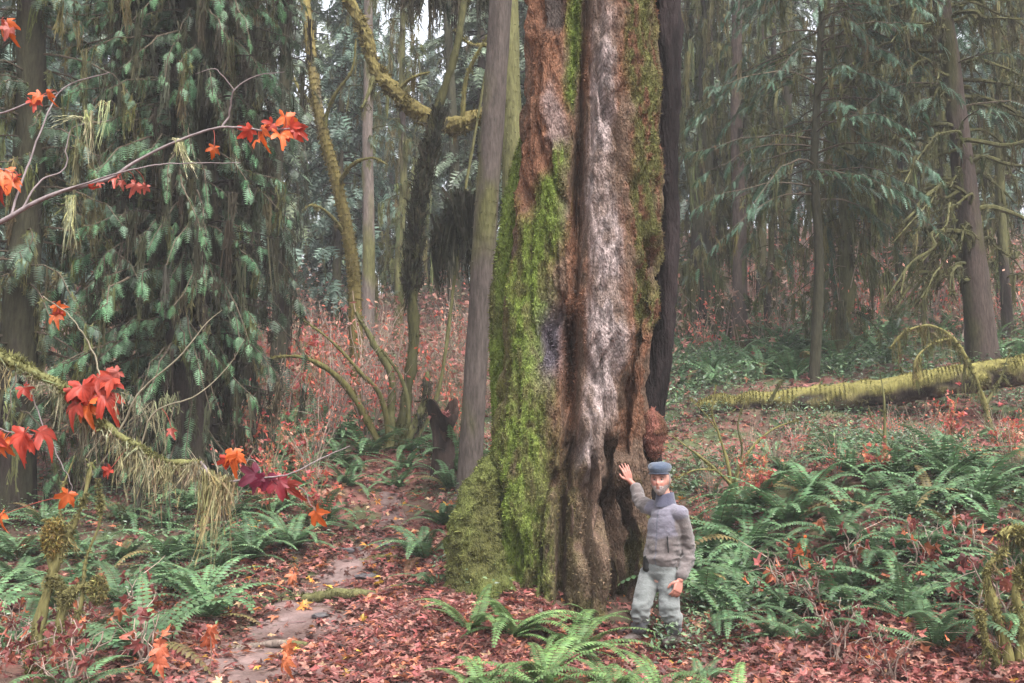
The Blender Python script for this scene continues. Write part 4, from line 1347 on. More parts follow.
twig(VA, b, F_((-95, 262, 4.65), (-40, 240, 4.6), (0, 222, Y), (30, 205, Y), (60, 192, Y), (110, 178, Y), (135, 162, Y), (175, 142, Y), (222, 127, Y), (262, 130, Y), (305, 128, Y)), 0.014, 0.003)
twig(VA, b, F_((222, 127, Y), (230, 112, Y), (234, 90, Y - .05), (256, 76, Y - .05), (284, 72, Y - .1)), 0.005, 0.0015)
twig(VA, b, F_((234, 90, Y - .05), (215, 70, Y - .1), (195, 74, Y - .1)), 0.003, 0.001)
twig(VA, b, F_((60, 192, Y), (90, 182, Y - .05), (130, 170, Y - .1), (170, 164, Y - .1), (240, 163, Y - .1)), 0.006, 0.0015)
twig(VA, b, F_((20, 211, Y), (42, 180, Y + .05), (65, 168, Y + .1), (70, 130, Y + .1), (110, 120, Y + .1)), 0.005, 0.0015)
twig(VA, b, F_((10, 217, Y), (30, 160, Y + .1), (60, 92, Y + .2), (110, 72, Y + .2)), 0.006, 0.002)
twig(VA, b, F_((-60, 100, 4.6), (-10, 115, 4.6), (40, 98, 4.6), (60, 92, 4.6)), 0.007, 0.003)
twig(VA, b, F_((-80, 60, 4.65), (-20, 40, 4.5), (10, 22, 4.5)), 0.006, 0.002)
twig(VA, b, F_((-50, 190, 4.6), (-10, 170, 4.5), (12, 172, 4.5)), 0.005, 0.002)
for px, py, s_, c_ in ((250, 130, 0.09, RED), (262, 128, 0.1, ORANGE), (272, 124, 0.08, RED), (285, 117, 0.12, ORANGE), (290, 126, 0.12, RED), (280, 134, 0.1, ORANGE), (258, 140, 0.07, ORANGE), (298, 130, 0.08, RED),
                      (4, 172, 0.13, ORANGE), (12, 180, 0.1, ORANGE), (18, 176, 0.06, RED), (2, 186, 0.09, RED), (40, 96, 0.08, ORANGE), (50, 92, 0.07, ORANGE), (33, 102, 0.07, RED), (214, 148, 0.065, ORANGE),
                      (117, 178, 0.07, PINK), (122, 182, 0.05, PINK), (136, 184, 0.07, PINK), (146, 186, 0.05, PINK), (88, 186, 0.05, RED), (100, 182, 0.04, PINK), (6, 22, 0.1, ORANGE), (10, 28, 0.08, PINK), (2, 20, 0.06, RED)):
    leaf_part(VA, b, px, py, Y, s_ * 0.78, np.asarray(c_) * 0.9)
mb = MB()
for px, py, n_, l_ in ((172, 138, 40, 0.14), (176, 140, 40, 0.16), (85, 110, 60, 0.18), (75, 116, 60, 0.2), (102, 100, 40, 0.12), (68, 195, 90, 0.2), (185, 160, 30, 0.1)):
    p = P(px, py, Y) - b
    hang(mb, np.array([p, p + [0.02, 0, 0], p + [0.03, 0.01, 0]]), n_ // 2, l_ * 1.2, 0.005, np.array([0.24, 0.23, 0.13]), spread=0.004)
mb.build('hanging_moss', M_MOSS, VA, False)

# mossy bough
b = np.array([-3.25, 5.15, th(-3.25, 5.15)])
VB = thing('maple_sapling', 'mossy maple bough with big red and orange leaves above the left ferns', 'tree', tuple(b))
mb = MB()
trunk_mesh(mb, np.array([b - [0, 0, 0.2], b + [0.03, 0, 1.0], P(-110, 300, 5.1), b + [0.1, 0.1, 3.2], b + [0.1, 0.1, 4.6]]) - b, 0.07, 0.04, BK_BROWN, MS_OLV, 0.7, 0.3, sides=14, ring=0.06)
mb.build('trunk', [M_BARK, M_MOSS], VB)
Y = 5.0
BGH = np.array(F_((-110, 300, 5.1), (-40, 338, 5.0), (0, 356, Y), (35, 373, Y), (70, 392, Y), (105, 425, Y), (140, 448, Y), (165, 461, Y), (200, 462, Y))) - b
mb = MB()
c = mossy_limb(mb, BGH, 0.032, 0.014, BK_BROWN, MS_YEL * [0.9, 1.0, 1.1], 0.95, 0.02, 5000, 10, 90, 0, 1, 0)
mb.build('bough', [M_BARK, M_MOSS], VB)
TWP[VB.name] = [c]
PALE = np.array([0.2, 0.19, 0.12])
mb = MB()
hang(mb, c[18:52], 420, 0.13, 0.005, PALE, spread=0.012)
hang(mb, c[50:90], 560, 0.16, 0.0055, PALE * [0.9, 0.85, 0.8], spread=0.018)
hang(mb, c[40:75], 200, 0.28, 0.005, PALE * 0.85, spread=0.02)
p = np.array(F_((206, 470, Y), (218, 476, Y), (230, 478, Y))) - b
hang(mb, p, 300, 0.33, 0.008, PALE * [1.0, 0.92, 0.75], spread=0.02)
hang(mb, np.array(F_((100, 385, Y), (150, 405, Y), (175, 392, Y))) - b, 110, 0.2, 0.005, PALE * 0.9, spread=0.02)
mb.build('hanging_moss', M_MOSS, VB, False)
TP = np.array([0.19, 0.17, 0.12])
twig(VB, b, F_((200, 462, Y), (212, 475, Y), (232, 481, Y), (262, 478, Y - .05), (290, 474, Y - .1), (322, 458, Y - .1), (350, 446, Y - .1)), 0.008, 0.002)
twig(VB, b, F_((75, 395, Y), (100, 386, Y - .03), (92, 350, Y - .05), (72, 318, Y - .1), (42, 296, Y - .1)), 0.006, 0.002, TP)
twig(VB, b, F_((118, 434, Y), (140, 392, Y - .05), (178, 358, Y - .1), (205, 325, Y - .1), (222, 310, Y - .1)), 0.006, 0.0015, TP)
twig(VB, b, F_((140, 448, Y), (155, 412, Y - .05), (195, 396, Y - .1), (225, 370, Y - .1), (245, 340, Y - .15)), 0.005, 0.0015, TP)
twig(VB, b, F_((262, 478, Y), (255, 462, Y), (236, 458, Y)), 0.003, 0.001)
twig(VB, b, F_((262, 478, Y), (300, 488, Y), (316, 512, Y)), 0.003, 0.001)
twig(VB, b, F_((-80, 395, 5.1), (-20, 420, 5.0), (10, 432, 5.0), (35, 434, 5.0)), 0.006, 0.002)
twig(VB, b, F_((20, 366, Y), (50, 440, Y), (70, 480, Y), (70, 495, Y)), 0.004, 0.001)
for px, py, s_, c_ in ((82, 386, 0.17, RED), (98, 378, 0.2, RED), (112, 378, 0.16, RED * [1.1, 1.2, 1]), (92, 398, 0.18, ORANGE), (78, 404, 0.15, RED), (104, 396, 0.17, RED), (88, 408, 0.13, ORANGE), (118, 372, 0.1, PINK), (72, 390, 0.12, RED * 0.8),
                      (24, 434, 0.19, RED), (40, 432, 0.17, RED * 0.85), (4, 440, 0.15, ORANGE), (30, 440, 0.15, RED), (-4, 436, 0.15, RED), (57, 306, 0.09, ORANGE), (55, 316, 0.08, ORANGE), (60, 312, 0.06, RED), (233, 452, 0.13, ORANGE), (238, 455, 0.1, ORANGE), (226, 458, 0.1, RED),
                      (256, 474, 0.16, MAROON), (266, 477, 0.16, MAROON * [1.3, 1, 1.2]), (279, 480, 0.15, MAROON * [1.8, 1, 0.8]), (286, 484, 0.12, RED * 0.6), (316, 512, 0.13, ORANGE), (68, 494, 0.12, ORANGE * 0.8), (24, 388, 0.1, RED * 0.8), (2, 515, 0.12, ORANGE), (110, 470, 0.08, RED), (172, 430, 0.07, PINK)):
    leaf_part(VB, b, px, py, Y - 0.05, s_ * 0.7, np.asarray(c_) * 0.88)

# ------------------------------------------------------------------ autumn shrubs, seedlings
def shrub_proto(H, ns, nl, lsize, cols, scol, spread, big=False):
    t = thing('autumn_shrub', 'shrub', 'shrub', (0, 0, -60))
    mb, ml = MB(), MB()
    tips = []
    for i in range(ns):
        a = rng.random() * 6.28
        h = H * rng.uniform(0.5, 1.1)
        r_ = spread * rng.uniform(0.2, 1)
        p = np.array([[rng.normal(0, .06), rng.normal(0, .06), -0.1], [math.cos(a) * r_ * .35, math.sin(a) * r_ * .35, h * .5], [math.cos(a) * r_, math.sin(a) * r_, h]])
        c = spline(p, 10) + rng.normal(0, 0.015, (10, 3))
        tube(mb, c, np.linspace(0.011, 0.003, 10) * (1 + 0.6 * rng.random()), 4, np.asarray(scol) * rng.uniform(0.6, 1.4))
        tips.append(c[3:])
        for j in range(3):
            k = int(rng.integers(3, 9))
            e = c[k] + rng.normal(0, 0.22, 3) * [1, 1, 0.7]
            q = np.array([c[k], (c[k] + e) / 2 + rng.normal(0, 0.03, 3), e])
            tube(mb, q, [0.005, 0.003, 0.0015], 3, np.asarray(scol) * rng.uniform(0.6, 1.4))
            tips.append(q)
    tips = np.concatenate(tips)
    i = rng.integers(0, len(tips), nl)
    pos = tips[i] + rng.normal(0, 0.05, (nl, 3))
    d = rng.normal(0, 0.7, (nl, 3)) + [0, 0, -0.5]
    M = rot_frames(d, rng.random(nl) * 6) * (lsize * rng.uniform(0.6, 1.4, nl))[:, None, None]
    cc = np.array(cols)[rng.integers(0, len(cols), nl)]
    ml.inst(T_MAPLE2 if big else T_OVAL, pos, M, np.clip(cc * (1 + rng.normal(0, 0.2, (nl, 1))), 0.01, 0.9))
    mb.build('stems', M_SMOOTHBARK, t)
    ml.build('foliage', M_RED, t, False)
    return t


RC = [[0.5, 0.085, 0.065], [0.6, 0.15, 0.09], [0.42, 0.06, 0.06], [0.55, 0.26, 0.19], [0.4, 0.16, 0.13]]
SC = [0.23, 0.17, 0.14]
PR = [shrub_proto(1.5, 13, 170, 0.085, RC, SC, 0.7), shrub_proto(1.9, 14, 140, 0.09, RC, SC, 0.8), shrub_proto(1.2, 12, 160, 0.08, RC, [0.15, 0.13, 0.08], 0.6), shrub_proto(1.6, 22, 40, 0.07, RC, [0.2, 0.16, 0.12], 0.8)]
PR.append(shrub_proto(1.6, 9, 90, 0.13, [[0.4, 0.08, 0.055], [0.46, 0.14, 0.07], [0.32, 0.06, 0.06], [0.4, 0.2, 0.13]], [0.17, 0.16, 0.07], 0.8, True))
PB = [shrub_proto(0.62, 8, 44, 0.085, [[0.18, 0.045, 0.04], [0.11, 0.03, 0.028], [0.24, 0.075, 0.05]], SC, 0.38, True), shrub_proto(0.5, 6, 34, 0.09, [[0.2, 0.05, 0.045], [0.13, 0.035, 0.03], [0.34, 0.1, 0.045]], SC, 0.3, True)]
NPROTO = {id(p): 0 for p in PR + PB}


def put(proto, g, s_, label, group, name=None):
    t = proto if NPROTO[id(proto)] == 0 else copy_tree(proto)
    NPROTO[id(proto)] += 1
    t.location = tuple(np.asarray(g) - [0, 0, 0.02])
    t.rotation_euler = (rng.normal(0, 0.06), rng.normal(0, 0.06), rng.random() * 6.28)
    t.scale = (s_, s_, s_)
    tag(t, label, 'shrub', group)


SHX = []


def shrubs(n, xr, yr, protos, s_, label, group, sp=0.6, trail=0.8):
    k = tr = 0
    while k < n and tr < n * 40:
        tr += 1
        px, Y = rng.uniform(*xr), rng.uniform(*yr)
        g = on_ground(px, Y)
        if not fern_ok(g[0], g[1], trail) or any((g[0] - a) ** 2 + (g[1] - c_) ** 2 < sp * sp for a, c_ in SHX):
            continue
        if math.hypot(g[0] - MANX, g[1] - MANY) < 0.9 and g[1] < MANY + 0.3:
            continue
        SHX.append((g[0], g[1]))
        put(protos[int(rng.integers(0, len(protos)))], g, s_ * rng.uniform(0.75, 1.25), label, group)
        k += 1


shrubs(44, (225, 470), (15.5, 24), PR, 0.95, 'red-leaved shrub of thin stems on the slope behind the vine maple and stump', 'red shrubs up the left slope', 0.55)
shrubs(10, (225, 330), (12.5, 15.5), PR, 0.7, 'low pinkish shrub between the redcedar and the vine maple', 'low shrubs beside the redcedar', 0.5)
shrubs(22, (690, 1040), (11.5, 14.6), [PR[0], PR[2], PR[3], PR[4]], 0.4, 'thin-stemmed red shrub just downhill of the fallen log', 'red shrubs below the log', 0.38)
shrubs(34, (690, 1040), (20, 32), PR[:4], 1.0, 'reddish bare-stemmed shrub among the trunks beyond the fallen log', 'shrubs beyond the log', 0.7)
shrubs(11, (735, 1020), (7.8, 10.2), PB, 0.9, 'low seedling with drooping dark red leaves among the near right ferns', 'red seedlings on the near right bank', 0.45)
shrubs(12, (-10, 215), (7.2, 10), PB, 0.85, 'low seedling with drooping dark red leaves left of the trail', 'red seedlings left of the trail', 0.45)


def withered(px, py, h, label, col, n=3, size=0.12):
    g = ground_at(px, py)
    t = thing('maple_seedling', label, 'seedling', tuple(g))
    mb = MB()
    tube(mb, spline(np.array([[0, 0, -0.05], [0.02, 0, h * .5], [-0.01, 0.02, h]]), 8), np.linspace(0.006, 0.003, 8), 5, np.array([0.16, 0.1, 0.07]))
    mb.build('stem', M_SMOOTHBARK, t)
    for i in range(n):
        mb = MB()
        d = np.array([[rng.normal(0, 0.35), rng.normal(-0.2, 0.3), -1.0]])
        M = rot_frames(d, np.array([rng.normal(0, 0.5)]), (0, -1, 0.2))[0] * size * rng.uniform(0.5, 0.9)
        TT = T_MAPLE_HI[1 + i % 3]
        V = TT[0] @ M.T + [rng.normal(0, 0.025), rng.normal(-0.02, 0.02), h + 0.01 - 0.05 * i * size / 0.12]
        mb.add(V, TT[1], np.asarray(col) * rng.uniform(0.75, 1.15))
        mb.build('leaf', M_RED, t)


withered(803, 590, 0.5, 'seedling with a bright orange withered leaf standing out of the right ferns', ORANGE * 0.95, 5, 0.15)
withered(292, 600, 0.3, 'seedling with brown-orange leaves beside the mossy trail step', [0.4, 0.13, 0.06], 3, 0.14)
withered(285, 690, 0.32, 'seedling with folded orange leaf in front of the trail at the bottom', [0.45, 0.13, 0.05], 3, 0.13)
withered(208, 680, 0.4, 'seedling with orange leaves on the left edge of the trail', [0.45, 0.11, 0.05], 4, 0.12)
withered(160, 690, 0.36, 'seedling with long rusty leaves in the lower left', [0.38, 0.1, 0.05], 4, 0.13)

def head_dirs_s(nu, nv):
    ph, t = np.linspace(0.02, np.pi - 0.02, nu), np.linspace(0, 2 * np.pi, nv, endpoint=False)
    return np.stack([np.sin(ph)[:, None] * np.sin(t)[None], np.sin(ph)[:, None] * np.cos(t)[None], np.cos(ph)[:, None] + 0 * t[None]], -1).reshape(-1, 3), nu, nv


# ------------------------------------------------------------------ trail steps of mossy root and a few stones
for px0, px1, py, r_, lab in ((288, 388, 596, 0.06, 'mossy log step laid across the muddy trail'), (352, 415, 560, 0.04, 'dark root crossing the trail above the mossy step'), (228, 330, 646, 0.035, 'low pale root across the trail near the bottom')):
    g0, g1 = ground_at(px0, py + 4), ground_at(px1, py - 2)
    b = (g0 + g1) / 2
    t = thing('trail_step' if 'step laid' in lab else 'tree_root', lab, 'root' if 'root' in lab.split()[1:3] else 'step', tuple(b))
    mb = MB()
    pp = np.array([g0 - [0.1, 0, 0.05], g0 * .7 + g1 * .3 + [0, 0.03, 0.01], g0 * .3 + g1 * .7 + [0, -0.03, 0.015], g1 + [0.1, 0, -0.05]]) - b
    mossy_limb(mb, pp, r_, r_ * 0.7, np.array([0.09, 0.07, 0.06]) * (1.5 if 'pale' in lab else 1), MS_OLV, 0.75 if 'mossy' in lab else 0.1, 0.03, 1500 if 'mossy' in lab else 60, 12, 40, bump=0.4)
    mb.build('trunk', [M_BARK, M_MOSS], t)


for px, py, s_, lab in ((352, 552, 0.15, 'flat grey stone sunk in the trail beside the dark root'), (386, 548, 0.15, 'smaller flat stone further right on the wet trail'), (322, 618, 0.1, 'dark flat stone in the mud just below the mossy step'), (368, 578, 0.15, 'broad flat stone between the mossy step and the dark root')):
    g = ground_at(px, py)
    d_, nu_, nv_ = head_dirs_s(18, 28)
    V = d_ * [s_, s_ * 0.75, s_ * 0.3] * (0.75 + 0.5 * vnoise(d_ * 1.6 + s_ * 40, 7))[:, None]
    V[:, 2] = np.minimum(V[:, 2], s_ * 0.2)
    mb = MB()
    mb.add(V, grid_faces(nu_, nv_)[:, ::-1], jit([0.06, 0.054, 0.056], len(V), 0.08))
    o = mb.build('flat_stone', M_ROCK)
    o.location = tuple(g + [0, 0, 0.02])
    o.rotation_euler = (0, 0, rng.random() * 6)
    tag(o, lab, 'stone')


# ------------------------------------------------------------------ uncountable cover
def scatter_leaves(mb, n, xr, yr, s_, cols, lift=0.02, tilt=0.35, keep=None, T=T_MAPLE):
    x, y = rng.uniform(*xr, n), rng.uniform(*yr, n)
    if keep is not None:
        k = rng.random(n) < keep(x, y)
        x, y = x[k], y[k]
    n = len(x)
    z = terrain(x, y) + lift * rng.random(n) + 0.03 * np.exp(-((x - trail_x(y)) / 0.5) ** 2)
    a = rng.random(n) * 6.28
    d = np.stack([np.cos(a), np.sin(a), rng.normal(0, tilt * 0.6, n)], 1)
    M = rot_frames(d, rng.normal(0, tilt, n)) * (s_ * rng.uniform(0.5, 1.25, n))[:, None, None]
    cc = np.array(cols)[rng.integers(0, len(cols), n)]
    mb.inst(T, np.stack([x, y, z], 1), M, np.clip(cc * (1 + rng.normal(0, 0.22, (n, 1))), 0.01, 0.9))


LC = [[0.09, 0.04, 0.035], [0.11, 0.05, 0.04], [0.24, 0.085, 0.075], [0.3, 0.12, 0.1], [0.19, 0.065, 0.055], [0.15, 0.055, 0.05], [0.34, 0.17, 0.13], [0.26, 0.075, 0.07], [0.2, 0.1, 0.08], [0.4, 0.15, 0.08]]
ontrail = lambda x, y: np.exp(-((x - trail_x(y) + 0.25 * (vnoise(np.stack([y * 2.2, x * 0.6, x * 0], 1), 9) - 0.5)) / (0.3 + 0.28 * vnoise(np.stack([x * 2.5, y * 2.5, x * 0], 1), 19))) ** 2) * (1 - sstep(11.3, 13.2, y))
mb = MB()
scatter_leaves(mb, 16000, (-3.8, 0.3), (6.6, 12.5), 0.085, LC, 0.05, 0.4, lambda x, y: (1 - 0.97 * ontrail(x, y)) * np.clip(0.35 + 1.1 * gauss(x, trail_x(y) + 1.0, 1.0), 0, 1))
scatter_leaves(mb, 9000, (-1.2, 0.3), (7.6, 10), 0.085, LC, 0.05, 0.45, lambda x, y: 1 - 0.96 * ontrail(x, y))
scatter_leaves(mb, 8500, (1.4, 5.5), (6.8, 9.6), 0.09, LC, 0.06, 0.5, lambda x, y: 0.4 + 0.6 * sstep(9.6, 8, y))
scatter_leaves(mb, 5000, (0.2, 1.6), (6.8, 9.4), 0.085, LC, 0.05, 0.5)
scatter_leaves(mb, 12000, (-8, 10), (9.5, 17), 0.085, LC, 0.05, 0.5, lambda x, y: 1 - 0.93 * ontrail(x, y))
scatter_leaves(mb, 9000, (-14, 22), (16, 36), 0.12, LC, 0.1, 0.6)
scatter_leaves(mb, 700, (-4, 6), (6.8, 14), 0.08, [[0.5, 0.3, 0.05], [0.5, 0.2, 0.04], [0.45, 0.3, 0.17]], 0.06, 0.5)
n = 1500
x, y = rng.uniform(-4.5, 6, n), rng.uniform(6.5, 14, n)
a = rng.random(n) * 6.28
L_ = 0.08 + 0.35 * rng.random(n) ** 2
mb.inst(T_BLADE, np.stack([x, y, terrain(x, y) + 0.04], 1), rot_frames(np.stack([np.cos(a), np.sin(a), rng.normal(0, 0.12, n)], 1), rng.random(n) * 6) * np.stack([L_, np.full(n, 0.012), np.full(n, 0.012)], -1)[:, None, :], jit([0.12, 0.085, 0.07], n))
tag(mb.build('fallen_leaves', M_RED, None, False), 'carpet of wet red-brown maple leaves', None, None, 'stuff')


def cover(mb, n, xr, yr, h, s_, cols, keep=None, T=T_OVAL):
    x, y = rng.uniform(*xr, n), rng.uniform(*yr, n)
    dens = sstep(0.33, 0.55, fbm(np.stack([x * 0.8, y * 0.8, x * 0], 1), 301, 3))
    k = rng.random(n) < dens * (1 if keep is None else keep(x, y))
    x, y = x[k], y[k]
    n = len(x)
    hh = h * (0.3 + 1.2 * vnoise(np.stack([x * 1.5, y * 1.5, x * 0], 1), 305))
    z = terrain(x, y) + hh * rng.random(n) ** 0.7
    d = rng.normal(0, 1, (n, 3)) * [1, 1, 0.45]
    M = rot_frames(d, rng.normal(0, 0.6, n)) * (s_ * rng.uniform(0.5, 1.4, n))[:, None, None]
    cc = np.array(cols)[rng.integers(0, len(cols), n)]
    mb.inst(T, np.stack([x, y, z], 1), M, np.clip(cc * (1 + rng.normal(0, 0.2, (n, 1))), 0.01, 0.9))


GC = [[0.07, 0.13, 0.06], [0.09, 0.15, 0.065], [0.065, 0.11, 0.06], [0.11, 0.16, 0.07], [0.12, 0.15, 0.11]]
offtrail = lambda x, y: (1 - np.exp(-((x - trail_x(y)) / 0.8) ** 4)) * (1 - np.exp(-((x + 0.6) / 0.8) ** 2 - ((y - 8.6) / 1.3) ** 2))
mb = MB()
cover(mb, 85000, (1.2, 11), (8.6, 17), 0.3, 0.055, GC, offtrail)
cover(mb, 30000, (-7, 0), (9, 17), 0.25, 0.05, GC, offtrail)
cover(mb, 36000, (2.5, 14), (17, 27), 0.4, 0.085, GC)
cover(mb, 16000, (-12, 3), (17, 28), 0.3, 0.08, GC)
tag(mb.build('ground_cover', M_LEAF, None, False), 'low green herbs and oxalis over the forest floor', None, None, 'stuff')
# thicket: the far haze of bare stems and tan leaves
mb = MB()
n = 5200
px = rng.uniform(-60, 1090, n)
Yq = 17 + 26 * rng.random(n) ** 1.2
x = (px - 512) / FPX * Yq
k = (np.abs(x - trail_x(Yq)) > 0.8) & ~((px > 660) & (Yq < 21)) & (rng.random(n) < np.where(px < 480, 1.0, 0.6))
x, Yq = x[k], Yq[k]
n = len(x)
z = terrain(x, Yq)
h = rng.uniform(0.5, 2.1, n)
d = rng.normal(0, 0.35, (n, 3)) * [1, 1, 0] + [0, 0, 1]
M = rot_frames(d, rng.random(n) * 6) * np.stack([h, np.full(n, 0.024), np.full(n, 0.024)], -1)[:, None, :]
sc = np.array([[0.19, 0.15, 0.12], [0.22, 0.14, 0.12], [0.17, 0.16, 0.1]])[rng.integers(0, 3, n)]
mb.inst(T_BLADE, np.stack([x, Yq, z - 0.1], 1), M, sc)
mb.inst(T_BLADE, np.stack([x, Yq, z - 0.1], 1) + d * (h * 0.5)[:, None], rot_frames(d + rng.normal(0, 0.7, (n, 3)) * [1, 1, 0.3], rng.random(n) * 6) * np.stack([h * 0.6, np.full(n, 0.016), np.full(n, 0.016)], -1)[:, None, :], sc)
for r_ in range(7):
    p = np.stack([x, Yq, z], 1) + d * (h * rng.uniform(0.3, 1.05, n))[:, None] + rng.normal(0, 0.16, (n, 3))
    cc = np.array([[0.3, 0.13, 0.1], [0.36, 0.2, 0.14], [0.26, 0.09, 0.08], [0.2, 0.16, 0.1], [0.3, 0.19, 0.15]])[rng.integers(0, 5, n)]
    mb.inst(T_MAPLE if r_ < 2 else T_OVAL, p, rot_frames(rng.normal(0, 1, (n, 3)) * [1, 1, 0.6], rng.random(n) * 6) * (0.1 * rng.uniform(0.5, 1.5, n))[:, None, None], cc)
tag(mb.build('undergrowth', M_RED, None, False), 'thicket of thin bare stems and pinkish leaves on the far slope', None, None, 'stuff')

# ------------------------------------------------------------------ the man
ORG = np.array([MANX, MANY, MANZ])
PER = thing('person', 'standing person in a blue-grey cap and fleece jacket resting one hand on the giant trunk', 'person', tuple(ORG))


def J(px, py, dy):
    return P(px, py, MANY + dy) - ORG


def blob(mb, pts, rad, ratio=1.0, fwd=None, sides=24, n=None):
    """closed rounded tube; ratio flattens it along fwd"""
    pts = np.asarray(pts, float)
    n = n or max(8, len(pts) * 6)
    c = spline(pts, n)
    r = np.interp(np.linspace(0, 1, n), np.linspace(0, 1, len(rad)), rad)
    # rounded ends
    tan0, tan1 = norm(c[0] - c[1]), norm(c[-1] - c[-2])
    k = np.sin(np.linspace(0.15, np.pi / 2, 5))
    e0 = [c[0] + tan0 * r[0] * math.sqrt(max(0, 1 - a * a)) * 0.8 for a in k[:-1]]
    e1 = [c[-1] + tan1 * r[-1] * math.sqrt(max(0, 1 - a * a)) * 0.8 for a in k[:-1][::-1]]
    c = np.vstack([e0, c, e1])
    r = np.concatenate([k[:-1] * r[0], r, k[:-1][::-1] * r[-1]])
    G, rg = tube_grid(c, r, sides)
    off = G - c[:, None]
    if fwd is not None:
        f = norm(np.asarray(fwd, float))
        off = off - (off @ f)[..., None] * f * (1 - ratio)
    V = (c[:, None] + off).reshape(-1, 3)
    N = len(c)
    mb.add(V, grid_faces(N, sides), np.zeros(3))
    for ring, cc, flip in ((0, c[0], 0), (N - 1, c[-1], 1)):
        R_ = V[ring * sides:(ring + 1) * sides]
        F = np.array([[i, sides, (i + 1) % sides] for i in range(sides)])
        mb.add(np.vstack([R_, cc]), F[:, ::-1] if flip else F, np.zeros(3))


def remesh(mb, voxel, smooth=4):
    me = mb.mesh('tmp', [], True)
    o = bpy.data.objects.new('tmp', me)
    COL.objects.link(o)
    m = o.modifiers.new('r', 'REMESH')
    m.mode = 'VOXEL'
    m.voxel_size = voxel
    if smooth:
        s = o.modifiers.new('s', 'SMOOTH')
        s.iterations = smooth
        s.factor = 0.5
    dg = bpy.context.evaluated_depsgraph_get()
    ev = o.evaluated_get(dg)
    e = ev.to_mesh()
    V = np.zeros(len(e.vertices) * 3)
    e.vertices.foreach_get('co', V)
    N_ = np.zeros(len(e.vertices) * 3)
    e.vertices.foreach_get('normal', N_)
    F = np.array([list(p.vertices) for p in e.polygons if len(p.vertices) == 4], np.int64).reshape(-1, 4)
    T = np.array([list(p.vertices) for p in e.polygons if len(p.vertices) == 3], np.int64).reshape(-1, 3)
    ev.to_mesh_clear()
    bpy.data.objects.remove(o)
    bpy.data.meshes.remove(me)
    return V.reshape(-1, 3), F, T, N_.reshape(-1, 3)


def finish(name, V, F, T, C, material, parent):
    mb = MB()
    mb.add(V, F, C)
    if len(T):
        mb.F.append((T, 0))
    return mb.build(name, material, parent)


HDC = J(660.5, 480.5, -0.01)
SH_R, EL_R, WR_R = J(652, 507, 0.13), J(642, 503, 0.29), J(635, 486, 0.40)
SH_L, EL_L, WR_L = J(680, 511, -0.11), J(688, 551, -0.02), J(681, 578, -0.15)
NECK = (SH_R + SH_L) / 2 + [0, 0.02, 0.07]
CH_, WA_ = (SH_R + SH_L) / 2 + [0, 0, -0.1], J(663, 552, 0.02)
PEL = J(660, 573, 0.03)
HP_R, HP_L = PEL + [-0.075, 0.055, -0.02], PEL + [0.075, -0.055, -0.03]
KN_R, KN_L = J(641, 608, -0.07), J(670, 613, -0.13)
AN_R, AN_L = np.array([KN_R[0] + 0.0, 0.04, 0.09]), np.array([KN_L[0] + 0.06, -0.03, 0.09])
FWD = norm(np.array([-0.74, -0.67, 0]))
FACE = norm(np.array([-0.36, -0.93, 0.02]))
FR = np.cross(FACE, [0, 0, 1.0])          # the head's own side axis
print('person height', (HDC[2] + 0.13), 'tree hand', HAND - ORG)


def head_dirs(nu=40, nv=56):
    ph = np.linspace(0.02, np.pi - 0.02, nu)
    t = np.linspace(0, 2 * np.pi, nv, endpoint=False)
    x = np.sin(ph)[:, None] * np.sin(t)[None]
    y = np.sin(ph)[:, None] * np.cos(t)[None]      # +y = face
    z = np.cos(ph)[:, None] + 0 * t[None]
    return np.stack([x, y, z], -1).reshape(-1, 3), nu, nv


def head_shape(d):
    x, y, z = d[:, 0], d[:, 1], d[:, 2]
    r = np.stack([x * 0.079, y * 0.1, z * 0.122], 1)
    jaw = sstep(0.1, -0.9, z)
    r[:, 0] *= 1 - 0.3 * jaw
    r[:, 1] += 0.018 * jaw * sstep(0.2, 0.8, y) - 0.02 * jaw * sstep(0.2, -0.6, y)
    front = sstep(0.3, 0.9, y)
    r[:, 1] -= 0.012 * front * gauss(np.abs(x), 0.36, 0.17) * gauss(z, 0.08, 0.12)          # eye sockets
    r[:, 1] += 0.007 * front * gauss(z, 0.26, 0.09) * gauss(x, 0, 0.5)                        # brow
    r[:, 1] += 0.03 * front * gauss(x, 0, 0.11) * gauss(z, -0.17, 0.13) + 0.014 * front * gauss(x, 0, 0.09) * gauss(z, 0.03, 0.14)   # nose
    r[:, 1] += 0.006 * front * gauss(np.abs(x), 0.42, 0.2) * gauss(z, -0.15, 0.15)            # cheeks
    r[:, 1] += 0.006 * front * gauss(x, 0, 0.22) * gauss(z, -0.45, 0.05) - 0.005 * front * gauss(z, -0.5, 0.02) * gauss(x, 0, 0.25)
    r[:, 1] += 0.008 * front * gauss(z, -0.78, 0.14) * gauss(x, 0, 0.3)                       # chin
    return r


def to_head(r):
    return HDC + 1.13 * (r[:, :1] * FR + r[:, 1:2] * FACE + r[:, 2:3] * np.array([0, 0, 1.0]))


